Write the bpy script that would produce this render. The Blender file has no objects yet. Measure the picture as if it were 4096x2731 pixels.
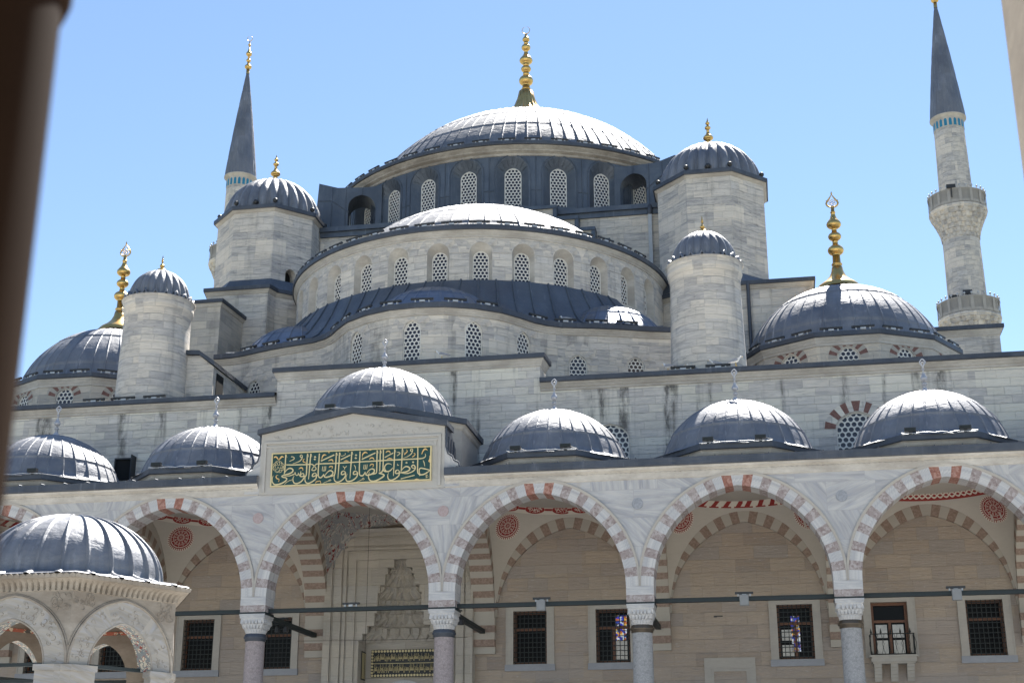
import bpy, random
import numpy as np
from math import *
from mathutils import Vector, Matrix
random.seed(7)
S = bpy.context.scene
C = S.collection
# ------------------------------------------------------------------ camera
cd = bpy.data.cameras.new('camera'); cam = bpy.data.objects.new('camera', cd); C.objects.link(cam)
cd.sensor_width = 36; cd.lens = 49.594; cd.clip_start = .05; cd.clip_end = 3000
cam.location = (14.7248, -47.329, 1.7)
cam.rotation_euler = (radians(90 + 18.6908), radians(-.04), radians(10.6188))
cd.dof.use_dof = True; cd.dof.focus_distance = 66; cd.dof.aperture_fstop = 4.0
S.camera = cam
# ------------------------------------------------------------------ sky, sun, exposure
SUN_EL, SUN_AZ = 55.5, 7.5            # azimuth measured from +Y towards +X
w = bpy.data.worlds.new('World'); S.world = w; w.use_nodes = True
nt = w.node_tree; bg = nt.nodes['Background']
sky = nt.nodes.new('ShaderNodeTexSky'); sky.sky_type = 'NISHITA'; sky.sun_disc = False
sky.sun_elevation = radians(SUN_EL); sky.sun_rotation = radians(SUN_AZ)
sky.altitude = 0; sky.air_density = 1.0; sky.dust_density = 0.05; sky.ozone_density = 1.9
nt.links.new(sky.outputs[0], bg.inputs[0]); bg.inputs[1].default_value = .0605
sd = bpy.data.lights.new('sun', 'SUN'); so = bpy.data.objects.new('sun', sd); C.objects.link(so)
sd.energy = 5.0; sd.angle = radians(.5); sd.color = (1, .955, .88)
dv = Vector((sin(radians(SUN_AZ)) * cos(radians(SUN_EL)), cos(radians(SUN_AZ)) * cos(radians(SUN_EL)), sin(radians(SUN_EL))))
so.rotation_euler = dv.to_track_quat('Z', 'Y').to_euler(); so.location = dv * 120
S.view_settings.view_transform = 'Standard'; S.view_settings.look = 'None'
S.view_settings.exposure = 1.74; S.view_settings.gamma = 1
S.render.engine = 'CYCLES'
S.cycles.use_denoising = True
S.cycles.max_bounces = 7; S.cycles.diffuse_bounces = 4; S.cycles.glossy_bounces = 3

# ------------------------------------------------------------------ materials
class Mat:
    def __init__(s, name):
        s.m = bpy.data.materials.new(name); s.m.use_nodes = True
        s.t = s.m.node_tree; s.b = s.t.nodes['Principled BSDF']
        s.co = s.t.nodes.new('ShaderNodeTexCoord')
        s.uv = s.co.outputs['UV']; s.ob = s.co.outputs['Object']
    def n(s, ty, **kw):
        x = s.t.nodes.new('ShaderNode' + ty)
        for k, v in kw.items():
            if k[0] == '_': setattr(x, k[1:], v)
            else:
                i = x.inputs[int(k[1:])] if k[0] == 'i' and k[1:].isdigit() else x.inputs[k]
                if hasattr(v, 'is_linked'): s.t.links.new(v, i)
                else: i.default_value = v
        return x
    def scale(s, src, sc, rot=(0, 0, 0), loc=(0, 0, 0)):
        return s.n('Mapping', i0=src, Scale=sc, Rotation=rot, Location=loc).outputs[0]
    def noise(s, src, scale=1., detail=5., rough=.6, dist=0.):
        return s.n('TexNoise', Vector=src, Scale=scale, Detail=detail, Roughness=rough, Distortion=dist).outputs['Fac']
    def ramp(s, fac, stops, const=False):
        r = s.n('ValToRGB', Fac=fac); e = r.color_ramp.elements
        if const: r.color_ramp.interpolation = 'CONSTANT'
        while len(e) < len(stops): e.new(.5)
        for q, (p, c) in zip(e, stops):
            q.position = p; q.color = (c, c, c, 1) if isinstance(c, (int, float)) else (*c, 1)
        return r.outputs[0]
    def mix(s, fac, a, b, mode='MIX'):
        x = s.n('Mix', _data_type='RGBA', _blend_type=mode)
        for i, v in ((0, fac), (6, a), (7, b)):
            if hasattr(v, 'is_linked'): s.t.links.new(v, x.inputs[i])
            elif i == 0: x.inputs[0].default_value = v
            else: x.inputs[i].default_value = (v, v, v, 1) if isinstance(v, (int, float)) else (*v, 1)
        return x.outputs[2]
    def math(s, op, a, b=0., c=0.):
        return s.n('Math', _operation=op, i0=a, i1=b, i2=c).outputs[0]
    def xyz(s, v):
        return s.n('SeparateXYZ', i0=v).outputs
    def set(s, base=None, rough=None, metal=None, bump=None, bs=.3, bd=.02, emit=None, es=1.):
        L = s.t.links.new
        def p(k, v):
            i = s.b.inputs[k]
            if hasattr(v, 'is_linked'): L(v, i)
            else: i.default_value = (*v, 1) if isinstance(v, tuple) else v
        if base is not None: p('Base Color', base)
        if rough is not None: p('Roughness', rough)
        if metal is not None: p('Metallic', metal)
        if emit is not None: p('Emission Color', emit); p('Emission Strength', es)
        if bump is not None:
            x = s.n('Bump', Height=bump, Strength=bs, Distance=bd); L(x.outputs[0], s.b.inputs['Normal'])
        return s.m

def ashlar(name, pal, bw=1.15, rh=.46, mort=.012, streak=1., stain=0., rough=.9, mcol=(.42, .40, .37), seed=0.):
    """dressed limestone: blocks in several tones, horizontal bedding streaks, pits, optional run-off stains"""
    s = Mat(name)
    wob = s.noise(s.uv, .35, 1)
    br = s.n('TexBrick', _offset=.46, _offset_frequency=2, _squash=.62, _squash_frequency=3, Vector=s.scale(s.uv, (1, 1, 1), loc=(seed, seed * .37, 0)),
             Color1=(0, 0, 0, 1), Color2=(1, 1, 1, 1), Mortar=(.5, .5, .5, 1), Scale=1., **{'Mortar Size': mort, 'Mortar Smooth': .3, 'Brick Width': bw, 'Row Height': rh})
    t = br.outputs[0]
    col = s.ramp(t, pal)
    n1 = s.noise(s.scale(s.uv, (.9, 7.5, 1)), 1.2, 7, .68, .5)
    tv = s.n('MapRange', Value=s.xyz(t)[0], i1=0., i2=1., i3=1.25, i4=.35).outputs[0]
    col = s.mix(s.math('MULTIPLY', s.math('MULTIPLY', s.ramp(n1, [(.38, 1), (.58, 0)]), .52 * streak), tv), col, (.25, .245, .25))
    n2 = s.noise(s.scale(s.uv, (1, 1.6, 1)), .5, 5, .6)
    col = s.mix(s.ramp(n2, [(.3, .24), (.75, 0)]), col, (.2, .19, .18))
    n3 = s.noise(s.scale(s.uv, (2.2, 14, 1)), 1.1, 5, .72); n7 = s.noise(s.uv, .8, 3)
    col = s.mix(s.math('MULTIPLY', s.math('MULTIPLY', s.ramp(n3, [(.54, 0), (.64, 1)]), s.ramp(n7, [(.42, .15), (.6, 1)])), .55 * streak), col, (.12, .11, .105))
    n5 = s.noise(s.scale(s.uv, (2.2, 9, 1)), 2.2, 3, .6)
    col = s.mix(s.math('MULTIPLY', s.ramp(n5, [(.6, 0), (.7, 1)]), .3), col, (.55, .54, .52))
    col = s.mix(s.math('MULTIPLY', br.outputs['Fac'], .5), col, mcol)
    b2 = s.n('TexBrick', _offset=.31, Vector=s.scale(s.uv, (1, 1, 1), loc=(seed * 2, .21, 0)), Color1=(0, 0, 0, 1), Color2=(1, 1, 1, 1), Mortar=(0, 0, 0, 1), Scale=1., **{'Mortar Size': .02, 'Brick Width': bw * 1.9, 'Row Height': rh * 2})
    col = s.mix(s.ramp(b2.outputs[0], [(.86, 0), (.88, .55), (.95, .7)]), col, tuple(q * 1.02 for q in pal[-2][1]))
    if stain:
        n4 = s.noise(s.scale(s.uv, (1.15, .07, 1)), 1., 3, .55)
        n6 = s.noise(s.scale(s.uv, (2.5, .8, 1)), 1.6, 6, .7)
        col = s.mix(s.math('MULTIPLY', s.math('MULTIPLY', s.ramp(n4, [(.545, 0), (.64, 1)]), s.ramp(n6, [(.36, 0), (.58, 1)])), stain), col, (.035, .033, .03))
    h = s.math('ADD', s.math('MULTIPLY', br.outputs['Fac'], -1.), s.math('MULTIPLY', s.math('ADD', n1, n3), .9))
    return s.set(col, rough, 0., h, .8, .05)

GREY = [(0, (.52, .485, .45)), (.12, (.60, .56, .515)), (.35, (.665, .615, .55)), (.6, (.70, .635, .545)), (.78, (.65, .61, .56)), (.88, (.715, .64, .54)), (1, (.70, .65, .58))]
WARM = [(0, (.40, .365, .32)), (.25, (.50, .45, .385)), (.5, (.58, .52, .435)), (.75, (.64, .56, .45)), (1, (.53, .49, .44))]
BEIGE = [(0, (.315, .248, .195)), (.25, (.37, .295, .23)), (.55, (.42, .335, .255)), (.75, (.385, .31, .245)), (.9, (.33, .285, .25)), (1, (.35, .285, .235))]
M = {}
M['stone'] = ashlar('grey_limestone', GREY, .95, .34, stain=.35)
M['wallstone'] = ashlar('stained_limestone', [(p, tuple(min(.74, q * 1.08) for q in c)) for p, c in GREY], 1.05, .34, streak=.75, stain=.8, seed=3.3)
M['towerstone'] = ashlar('weathered_limestone', GREY, .95, .42, streak=1.25, stain=.3, seed=7.1)
M['warmstone'] = ashlar('cream_limestone', WARM, 1.1, .42, streak=.6, stain=.2, seed=1.7)
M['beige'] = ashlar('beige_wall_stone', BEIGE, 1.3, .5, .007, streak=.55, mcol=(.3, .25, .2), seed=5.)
M['portal'] = ashlar('portal_marble', [(0, (.40, .36, .30)), (.5, (.46, .41, .34)), (1, (.42, .39, .35))], 1.9, .7, .006, streak=.3, mcol=(.3, .27, .23))

def trim(name, col, dark=(.2, .17, .13), amt=.45, rough=.85):
    s = Mat(name)
    n1 = s.noise(s.scale(s.ob, (.5, .5, 1)), 1.1, 7, .7); n2 = s.noise(s.scale(s.ob, (3, 3, 9)), 1.2, 5, .7)
    c = s.mix(s.math('MULTIPLY', s.ramp(n1, [(.4, 1), (.66, 0)]), amt), col, dark)
    c = s.mix(s.ramp(n2, [(.3, .35), (.6, 0)]), c, dark)
    return s.set(c, rough, 0., n2, .3, .02)
M['cornice'] = trim('cornice_stone', (.56, .525, .47), (.30, .27, .235), .75)
M['oldcornice'] = trim('old_cornice_stone', (.50, .455, .39), (.17, .145, .12), .8)
M['plaster'] = trim('grille_plaster', (.74, .72, .67), (.5, .47, .42), .35)
M['gablestone'] = trim('carved_gable_stone', (.41, .395, .365), (.34, .315, .28), .5)
M['vault'] = trim('vault_plaster', (.45, .41, .355), (.38, .34, .29), .25)
M['sill'] = trim('blue_grey_marble', (.30, .31, .335), (.2, .2, .21), .4)
M['surround'] = trim('marble_surround', (.40, .37, .325), (.28, .26, .24), .4)
M['kioskstone'] = trim('fountain_marble', (.285, .262, .228), (.13, .105, .08), .75)

def marble(name, bw, rh, lo=(.265, .262, .272), hi=(.435, .42, .40), vs=1.):
    s = Mat(name)
    br = s.n('TexBrick', _offset=.37, _squash=.7, _squash_frequency=2, Vector=s.scale(s.uv, (1, 1, 1), loc=(.6, .35, 0)), Color1=(0, 0, 0, 1), Color2=(1, 1, 1, 1), Mortar=(.5, .5, .5, 1), Scale=1.,
             **{'Mortar Size': .006, 'Mortar Smooth': .2, 'Brick Width': bw, 'Row Height': rh})
    ang = s.math('MULTIPLY_ADD', s.xyz(br.outputs[0])[0], 2.9, -.75)
    v = s.n('VectorRotate', _rotation_type='Z_AXIS', Vector=s.uv, Angle=ang).outputs[0]
    off = s.n('VectorMath', _operation='MULTIPLY_ADD', i0=br.outputs[0], i1=(31., 17., 9.), i2=v).outputs[0]
    n1 = s.noise(s.scale(off, (.55, 4.2, 1)), vs, 6, .62, .7)
    n2 = s.noise(s.scale(off, (1.2, 15, 1)), vs, 5, .7, .4)
    c = s.mix(s.ramp(n1, [(.34, 1), (.6, 0)]), hi, lo)
    c = s.mix(s.ramp(n2, [(.3, .55), (.52, 0)]), c, (.27, .29, .34))
    c = s.mix(s.math('MULTIPLY', br.outputs['Fac'], .55), c, (.24, .23, .22))
    n3 = s.noise(s.scale(s.uv, (1.3, .1, 1)), 1.2, 3, .5)
    c = s.mix(s.ramp(n3, [(.66, 0), (.75, .35)]), c, (.3, .23, .16))
    return s.set(c, .45, 0., n2, .05, .01)
M['marble'] = marble('veined_marble_slabs', 2.3, .98)
M['kioskmarble'] = marble('fountain_marble_slabs', 1.1, .55, (.19, .176, .155), (.275, .254, .222), 1.6)
M['white_block'] = marble('white_marble_blocks', 40, 40, (.31, .307, .315), (.48, .465, .445), 1.7)

def speck(name, base, spot, deep, sc=16.):
    s = Mat(name)
    v = s.n('TexVoronoi', Vector=s.ob, Scale=sc, Randomness=1.).outputs['Color']
    n1 = s.noise(s.ob, 9, 5, .7)
    c = s.mix(s.ramp(s.xyz(v)[0], [(.35, 0), (.75, 1)]), base, spot)
    c = s.mix(s.ramp(n1, [(.36, .8), (.5, 0)]), c, deep)
    return s.set(c, .8, 0., n1, .4, .02)
M['pink_block'] = speck('pinkish_breccia', (.265, .222, .213), (.36, .325, .312), (.17, .118, .108), 11.)
M['red_block'] = speck('red_breccia', (.25, .108, .078), (.33, .19, .15), (.16, .06, .045), 11.)
M['brown_block'] = speck('brown_stone', (.225, .16, .125), (.275, .20, .16), (.175, .12, .09))
M['brick_red'] = speck('dull_red_stone', (.165, .078, .062), (.20, .105, .088), (.12, .055, .045))
M['cream_block'] = trim('cream_stone', (.38, .35, .305), (.34, .305, .255), .4)
M['column'] = speck('pink_granite', (.27, .225, .22), (.34, .29, .28), (.2, .165, .16), 45.)
M['grey_column'] = speck('grey_granite', (.265, .26, .26), (.33, .325, .32), (.19, .19, .19), 45.)
M['disc_pink'] = speck('pink_porphyry', (.33, .26, .255), (.37, .3, .295), (.28, .21, .205), 40.)
M['disc_grey'] = speck('grey_porphyry', (.24, .25, .275), (.29, .30, .32), (.19, .2, .22), 40.)

def lead(name, base, metal=.75, rough=.42, dark=(.6, .62, .66), panel=None, bs=.26):
    s = Mat(name)
    n1 = s.noise(s.scale(s.ob, (1, 1, .55)), .9, 6, .65); n2 = s.noise(s.scale(s.ob, (1.6, 1.6, 2.6)), 1.6, 4, .6)
    n3 = s.noise(s.scale(s.ob, (5, 5, .5)), 1.1, 4, .6)
    lo = tuple(b * d for b, d in zip(base, dark))
    c = s.mix(s.ramp(n1, [(.35, 1), (.65, 0)]), base, lo)
    c = s.mix(s.ramp(n3, [(.6, 0), (.74, .38)]), c, tuple(min(1, b * 1.7 + .03) for b in base))
    x, y, z = s.xyz(s.uv); fx = s.math('FLOOR', s.math('MULTIPLY', x, 1.31)); fy = s.math('FLOOR', s.math('MULTIPLY_ADD', y, 1.05, s.math('MULTIPLY', fx, .37)))
    wn = s.n('TexWhiteNoise', Vector=s.n('CombineXYZ', i0=fx, i1=fy).outputs[0]).outputs[0]      # each sheet has its own tone
    c = s.mix(s.math('MULTIPLY', wn, .26), c, tuple(b * .5 for b in base))
    r = s.math('MULTIPLY_ADD', wn, .09, s.n('MapRange', Value=n1, i1=.3, i2=.7, i3=rough - .09, i4=rough + .08).outputs[0])
    h = s.math('ADD', s.math('ADD', n2, s.math('MULTIPLY', s.noise(s.ob, 5.5, 3, .5), .3)), s.math('MULTIPLY', n1, .6))
    return s.set(c, r, metal, h, bs, .12)
M['lead'] = lead('roof_lead', (.262, .266, .282), .60, .56)
M['lead_big'] = lead('pale_roof_lead', (.235, .238, .25), .58, .60)
M['lead_blue'] = lead('bluish_roof_lead', (.19, .215, .265), .6, .36)  # blue base tint carries the sky sheen of the small domes
M['lead_dark'] = lead('dark_sheet_lead', (.112, .132, .162), .35, .46)
M['lead_trim'] = lead('eave_lead', (.085, .095, .115), .4, .5)
M['lead_white'] = lead('painted_finial', (.55, .55, .57), .35, .45)

def plain(name, col, rough=.6, metal=0., var=.25, sc=6.):
    s = Mat(name); n1 = s.noise(s.ob, sc, 4, .6)
    return s.set(s.mix(s.ramp(n1, [(.35, var), (.65, 0)]), col, tuple(c * .55 for c in col)), rough, metal)
M['gold'] = plain('gilded_copper', (.70, .47, .17), .36, 1., .35, 2.5)
M['bronze'] = plain('bronze_collar', (.12, .095, .07), .4, .6)
M['iron'] = plain('black_iron', (.014, .018, .018), .55, .3)
M['beam'] = plain('green_black_beam', (.009, .017, .019), .65, 0.)
M['lamp_black'] = plain('black_lamp_housing', (.022, .023, .025), .5)
M['lamp_grey'] = plain('silver_lamp_driver', (.45, .46, .47), .4, .3)
M['speaker'] = plain('grey_speaker_box', (.21, .215, .215), .7)
M['wood'] = plain('brown_window_wood', (.155, .062, .03), .55, 0., .5, 9)
M['dark'] = plain('dark_room', (.006, .006, .006), .9)  # near-black colour stands in for the unlit inside of openings
M['gull_white'] = plain('white_feathers', (.72, .71, .69), .8); M['gull_grey'] = plain('grey_feathers', (.27, .28, .31), .8); M['beak'] = plain('yellow_beak', (.6, .38, .05), .5)
M['post'] = plain('dark_brown_wood', (.0155, .0075, .0034), .75, 0., .5, 4)
M['post'].node_tree.nodes['Principled BSDF'].inputs['Specular IOR Level'].default_value = .03
M['jamb'] = trim('gate_stone', (.40, .335, .255), (.22, .18, .14), .6)
M['turq'] = plain('turquoise_tile', (.015, .20, .33), .35, 0., .3, 4)
M['green'] = plain('green_panel', (.003, .043, .037), .4, 0., .2, 3)
M['letter'] = plain('gilded_letters', (.60, .50, .27), .5, .0, .12, 8)
M['ornament'] = plain('orange_gilt_leaf', (.72, .46, .17), .5, .0, .3, 20)
M['black_panel'] = plain('black_panel', (.008, .010, .010), .5)
M['downpipe'] = plain('pale_grey_pipe', (.42, .44, .46), .5)
s = Mat('window_glass'); n1 = s.noise(s.ob, 2.2, 3)
M['glass'] = s.set(s.mix(n1, (.012, .012, .022), (.032, .03, .045)), .2, 0.)
M['pane'] = plain('dark_pane', (.006, .006, .007), .3); M['pane'].node_tree.nodes['Principled BSDF'].inputs['Specular IOR Level'].default_value = .12

# courtyard paving
s = Mat('marble_paving')
br = s.n('TexBrick', Vector=s.scale(s.ob, (1, 1, 1)), Color1=(.50, .475, .43, 1), Color2=(.56, .54, .50, 1), Mortar=(.36, .35, .33, 1), Scale=1., **{'Mortar Size': .01, 'Brick Width': 1.2, 'Row Height': .7})
M['paving'] = s.set(s.mix(s.ramp(s.noise(s.ob, .4, 6), [(.35, .3), (.6, 0)]), br.outputs[0], (.46, .44, .41)), .6)
s = Mat('city_ground'); M['land'] = s.set(s.mix(s.noise(s.ob, .02, 5), (.20, .19, .17), (.12, .13, .09)), .9)

# painted ornaments on the vaults (flat painting: patterns are the surface itself)
def meander(name, kind):
    s = Mat(name); x, y, z = s.xyz(s.uv)   # u in metres along the band, v 0..1 across
    cr, red = (.56, .51, .43), (.235, .022, .018)
    if kind == 0:     # slanted key pattern
        f = s.math('FRACT', s.math('MULTIPLY', x, 2.2)); d = s.math('ABSOLUTE', s.math('SUBTRACT', f, s.math('MULTIPLY_ADD', y, .5, .25)))
        a = s.math('LESS_THAN', d, .2); e = s.math('GREATER_THAN', s.math('ABSOLUTE', s.math('SUBTRACT', y, .5)), .36)
        k = s.math('MAXIMUM', a, s.math('MULTIPLY', e, s.math('LESS_THAN', s.math('FRACT', s.math('MULTIPLY', x, 2.2)), .78)))
    elif kind == 1:   # cartouches with filigree
        f = s.math('MULTIPLY', s.math('SUBTRACT', s.math('FRACT', s.math('MULTIPLY', x, .95)), .5), 1.05); yy = s.math('MULTIPLY', s.math('SUBTRACT', y, .5), .34)
        ell = s.math('ADD', s.math('POWER', s.math('ABSOLUTE', s.math('MULTIPLY', f, 2.7)), 2.), s.math('POWER', s.math('ABSOLUTE', s.math('MULTIPLY', yy, 6.6)), 2.))
        ring = s.math('LESS_THAN', s.math('ABSOLUTE', s.math('SUBTRACT', ell, .85)), .22)
        vo = s.n('TexVoronoi', _feature='DISTANCE_TO_EDGE', Vector=s.n('CombineXYZ', i0=x, i1=yy).outputs[0], Scale=11.).outputs[0]
        k = s.math('MAXIMUM', ring, s.math('MULTIPLY', s.math('GREATER_THAN', vo, .055), s.math('LESS_THAN', ell, .66)))
        k = s.math('MAXIMUM', k, s.math('MULTIPLY', s.math('LESS_THAN', s.math('ABSOLUTE', s.math('SUBTRACT', y, .5)), .12), s.math('GREATER_THAN', ell, 1.1)))
    else:             # interlaced chain on red
        w1 = s.math('SINE', s.math('MULTIPLY', x, 15.)); d = s.math('ABSOLUTE', s.math('SUBTRACT', s.math('MULTIPLY_ADD', w1, .22, .5), y)); d2 = s.math('ABSOLUTE', s.math('SUBTRACT', s.math('MULTIPLY_ADD', w1, -.22, .5), y))
        k = s.math('GREATER_THAN', s.math('MINIMUM', d, d2), .09)
    return s.set(s.mix(k, cr, red), .85)
for i in range(3): M['band%d' % i] = meander('painted_band_%s' % 'abc'[i], i)
s = Mat('painted_medallion'); x, y, z = s.xyz(s.uv)   # uv in -1..1
r = s.math('SQRT', s.math('ADD', s.math('MULTIPLY', x, x), s.math('MULTIPLY', y, y))); th = s.math('ARCTAN2', y, x)
pv = s.n('CombineXYZ', i0=s.math('MULTIPLY', r, 3.2), i1=s.math('MULTIPLY', s.math('PINGPONG', s.math('MULTIPLY_ADD', th, 12 / tau, 12.), .5), 2.)).outputs[0]
vo = s.n('TexVoronoi', _feature='DISTANCE_TO_EDGE', Vector=pv, Scale=1.35).outputs[0]
fill = s.math('MULTIPLY', s.math('GREATER_THAN', vo, .06), s.math('LESS_THAN', r, .74))
ring = s.math('LESS_THAN', s.math('ABSOLUTE', s.math('SUBTRACT', r, .8)), .035)
tooth = s.math('MULTIPLY', s.math('GREATER_THAN', r, .85), s.math('LESS_THAN', r, s.math('MULTIPLY_ADD', s.math('SINE', s.math('MULTIPLY', th, 36.)), .1, .89)))
M['medallion'] = s.set(s.mix(s.math('MAXIMUM', s.math('MAXIMUM', fill, ring), tooth), (.56, .51, .43), (.21, .014, .013)), .85)
def floral(name, cols, bg, sc, th=.5):
    s = Mat(name); c = bg
    for i, q in enumerate(cols):
        n1 = s.noise(s.scale(s.uv, (1, 1, 1), loc=(7.3 * i, 3.1 * i, 0)), sc * (1 + .25 * i), 1.5, .5, 1.6)
        c = s.mix(s.math('LESS_THAN', s.math('ABSOLUTE', s.math('SUBTRACT', n1, th)), .035 + .012 * i), c, q)
    return s.set(c, .8)
M['floral_red'] = floral('painted_floral_vault', [(.16, .02, .018), (.20, .20, .205), (.23, .225, .215)], (.36, .33, .285), 2.4)
M['floral_blue'] = floral('painted_blue_scroll', [(.2, .04, .035), (.13, .16, .175), (.16, .18, .19)], (.47, .43, .35), 3.6)
M['floral_dome'] = floral('painted_red_scroll', [(.05, .045, .04), (.26, .07, .04), (.26, .07, .04)], (.45, .38, .28), 1.7)
s = Mat('coloured_glass'); v = s.n('TexVoronoi', Vector=s.ob, Scale=13.).outputs['Color']; q = s.xyz(v)[0]
cg = s.ramp(q, [(0, (.01, .01, .02)), (.22, (.03, .03, .5)), (.4, (.5, .12, .02)), (.55, (.55, .62, .7)), (.68, (.02, .05, .35)), (.82, (.75, .45, .05)), (.93, (.7, .75, .8))], True)
M['stained'] = s.set((.02, .02, .03), .2, 0., emit=cg, es=.22)  # emission stands in for light coming through the coloured glass
s = Mat('painted_reflection'); M['painted_reflection'] = s.set((.1, .1, .1), .2, 0., emit=s.mix(s.noise(s.scale(s.ob, (4, 1, 4)), 1.4, 2, .5, 2.), (.36, .355, .32), (.08, .08, .08)), es=.22)  # pale reflections in the panes, put in as emission

# ------------------------------------------------------------------ mesh helpers
class MB:
    def __init__(s): s.v = []; s.f = []; s.uv = []; s.mi = []; s.sm = []
    def face(s, pts, uv=None, m=0, sm=False):
        k = len(s.v); s.v += [tuple(p) for p in pts]; s.f.append(tuple(range(k, k + len(pts)))); s.uv.append(uv); s.mi.append(m); s.sm.append(sm)
    def grid(s, rows, uvs=None, m=0, sm=True, close=False, mf=None):
        k = len(s.v); n = len(rows[0])
        for r in rows: s.v += [tuple(p) for p in r]
        for i in range(len(rows) - 1):
            for j in range(n if close else n - 1):
                j2 = (j + 1) % n
                s.f.append((k + i * n + j, k + i * n + j2, k + (i + 1) * n + j2, k + (i + 1) * n + j))
                if uvs is None: s.uv.append(None)
                else:
                    a, b = uvs[i], uvs[i + 1]; u2 = a[j + 1] if j + 1 < len(a) else a[0]; u3 = b[j + 1] if j + 1 < len(b) else b[0]
                    s.uv.append((a[j], u2, u3, b[j]))
                s.mi.append(mf(i, j) if mf else m); s.sm.append(sm)
    def box(s, x0, x1, y0, y1, z0, z1, m=0, X=None):
        P = [(x0, y0, z0), (x1, y0, z0), (x1, y1, z0), (x0, y1, z0), (x0, y0, z1), (x1, y0, z1), (x1, y1, z1), (x0, y1, z1)]
        if X: P = [X(p) for p in P]
        for q in ((0, 1, 5, 4), (1, 2, 6, 5), (2, 3, 7, 6), (3, 0, 4, 7), (4, 5, 6, 7), (3, 2, 1, 0)): s.face([P[i] for i in q], m=m)
    def prism(s, poly, z0, z1, m=0, mt=None, inset=0.):
        n = len(poly)
        for i in range(n):
            a, b = poly[i], poly[(i + 1) % n]
            s.face([(*a, z0), (*b, z0), (*b, z1), (*a, z1)], m=m)
        s.face([(*p, z1) for p in poly], m=m if mt is None else mt); s.face([(*p, z0) for p in reversed(poly)], m=m)
    def xprism(s, poly, y0, y1, m=0, ms=None, X=None):
        """poly in (x,z), extruded along y"""
        X = X or (lambda p: p); n = len(poly); ms = m if ms is None else ms
        for i in range(n):
            a, b = poly[i], poly[(i + 1) % n]
            s.face([X((a[0], y0, a[1])), X((b[0], y0, b[1])), X((b[0], y1, b[1])), X((a[0], y1, a[1]))], m=ms)
        s.face([X((p[0], y0, p[1])) for p in poly], m=m); s.face([X((p[0], y1, p[1])) for p in reversed(poly)], m=m)
    def lathe(s, prof, n=24, c=(0, 0, 0), a0=0., a1=tau, m=0, sm=True, mod=None, us=None, mf=None):
        full = abs(a1 - a0 - tau) < 1e-6; N = n if full else n + 1; rows = []; uvs = []; L = 0.; R = us or max(r for r, z in prof)
        for i, (r, z) in enumerate(prof):
            if i: L += hypot(r - prof[i - 1][0], z - prof[i - 1][1])
            row = []; ur = []
            for j in range(N):
                a = a0 + (a1 - a0) * j / n; q = mod(a, i, r) if mod else r
                row.append((c[0] + q * sin(a), c[1] - q * cos(a), c[2] + z))
            for j in range(n + 1): ur.append(((a0 + (a1 - a0) * j / n) * R, L))
            rows.append(row); uvs.append(ur)
        s.grid(rows, uvs, m, sm, full, mf)
    def tube(s, path, r, n=8, m=0):
        rows = []
        for i, p in enumerate(path):
            a = Vector(path[max(0, i - 1)]); b = Vector(path[min(len(path) - 1, i + 1)]); t = (b - a).normalized()
            u = t.orthogonal().normalized() if i == 0 else (u - t * u.dot(t)).normalized(); w_ = t.cross(u); q = r[i] if isinstance(r, (list, tuple)) else r
            rows.append([Vector(p) + u * cos(tau * j / n) * q + w_ * sin(tau * j / n) * q for j in range(n)])
        s.grid(rows, None, m, True, True); s.face(list(reversed(rows[0])), m=m); s.face(rows[-1], m=m)
    def mesh(s, name, mats):
        me = bpy.data.meshes.new(name); me.from_pydata(s.v, [], s.f)
        for q in mats: me.materials.append(M[q])
        me.polygons.foreach_set('material_index', s.mi); me.polygons.foreach_set('use_smooth', s.sm)
        ul = me.uv_layers.new(name='UVMap'); out = []
        for f, u in zip(s.f, s.uv):
            if u is None:
                P = [Vector(s.v[i]) for i in f[:4]]; nn = (P[1] - P[0]).cross(P[2] - P[0])
                if len(P) > 3 and nn.length < 1e-9: nn = (P[2] - P[0]).cross(P[3] - P[0])
                if nn.length > 0: nn.normalize()
                if abs(nn.z) > .75: u = [(s.v[i][0], s.v[i][1]) for i in f]
                else:
                    h = hypot(nn.x, nn.y) or 1; tx, ty = -nn.y / h, nn.x / h
                    if abs(tx) > abs(ty) and tx < 0 or abs(ty) >= abs(tx) and ty < 0: tx, ty = -tx, -ty
                    u = [(tx * s.v[i][0] + ty * s.v[i][1], s.v[i][2]) for i in f]
            for p in u: out += [p[0], p[1]]
        ul.data.foreach_set('uv', out); me.update()
        return me
    def build(s, name, mats, parent=None, loc=None, rz=0.):
        o = bpy.data.objects.new(name, s.mesh(name, mats if isinstance(mats, (list, tuple)) else [mats])); C.objects.link(o)
        if parent: o.parent = parent
        if loc: o.location = loc
        o.rotation_euler[2] = rz
        return o
def thing(name, label, cat, loc=(0, 0, 0), group=None, rz=0.):
    o = bpy.data.objects.new(name, None); C.objects.link(o); o.location = loc; o.rotation_euler[2] = rz; o.empty_display_size = .3
    return tag(o, label, cat, group)
def tag(o, label=None, cat=None, group=None, kind=None):
    for k, v in (('label', label), ('category', cat), ('group', group), ('kind', kind)):
        if v: o[k] = v
    return o
def copy(o, parent=None, loc=None, rz=None):
    c = o.copy(); C.objects.link(c); c.parent = parent
    if loc: c.location = loc
    if rz is not None: c.rotation_euler[2] = rz
    for ch in list(o.children): copy(ch, c)
    return c

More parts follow.
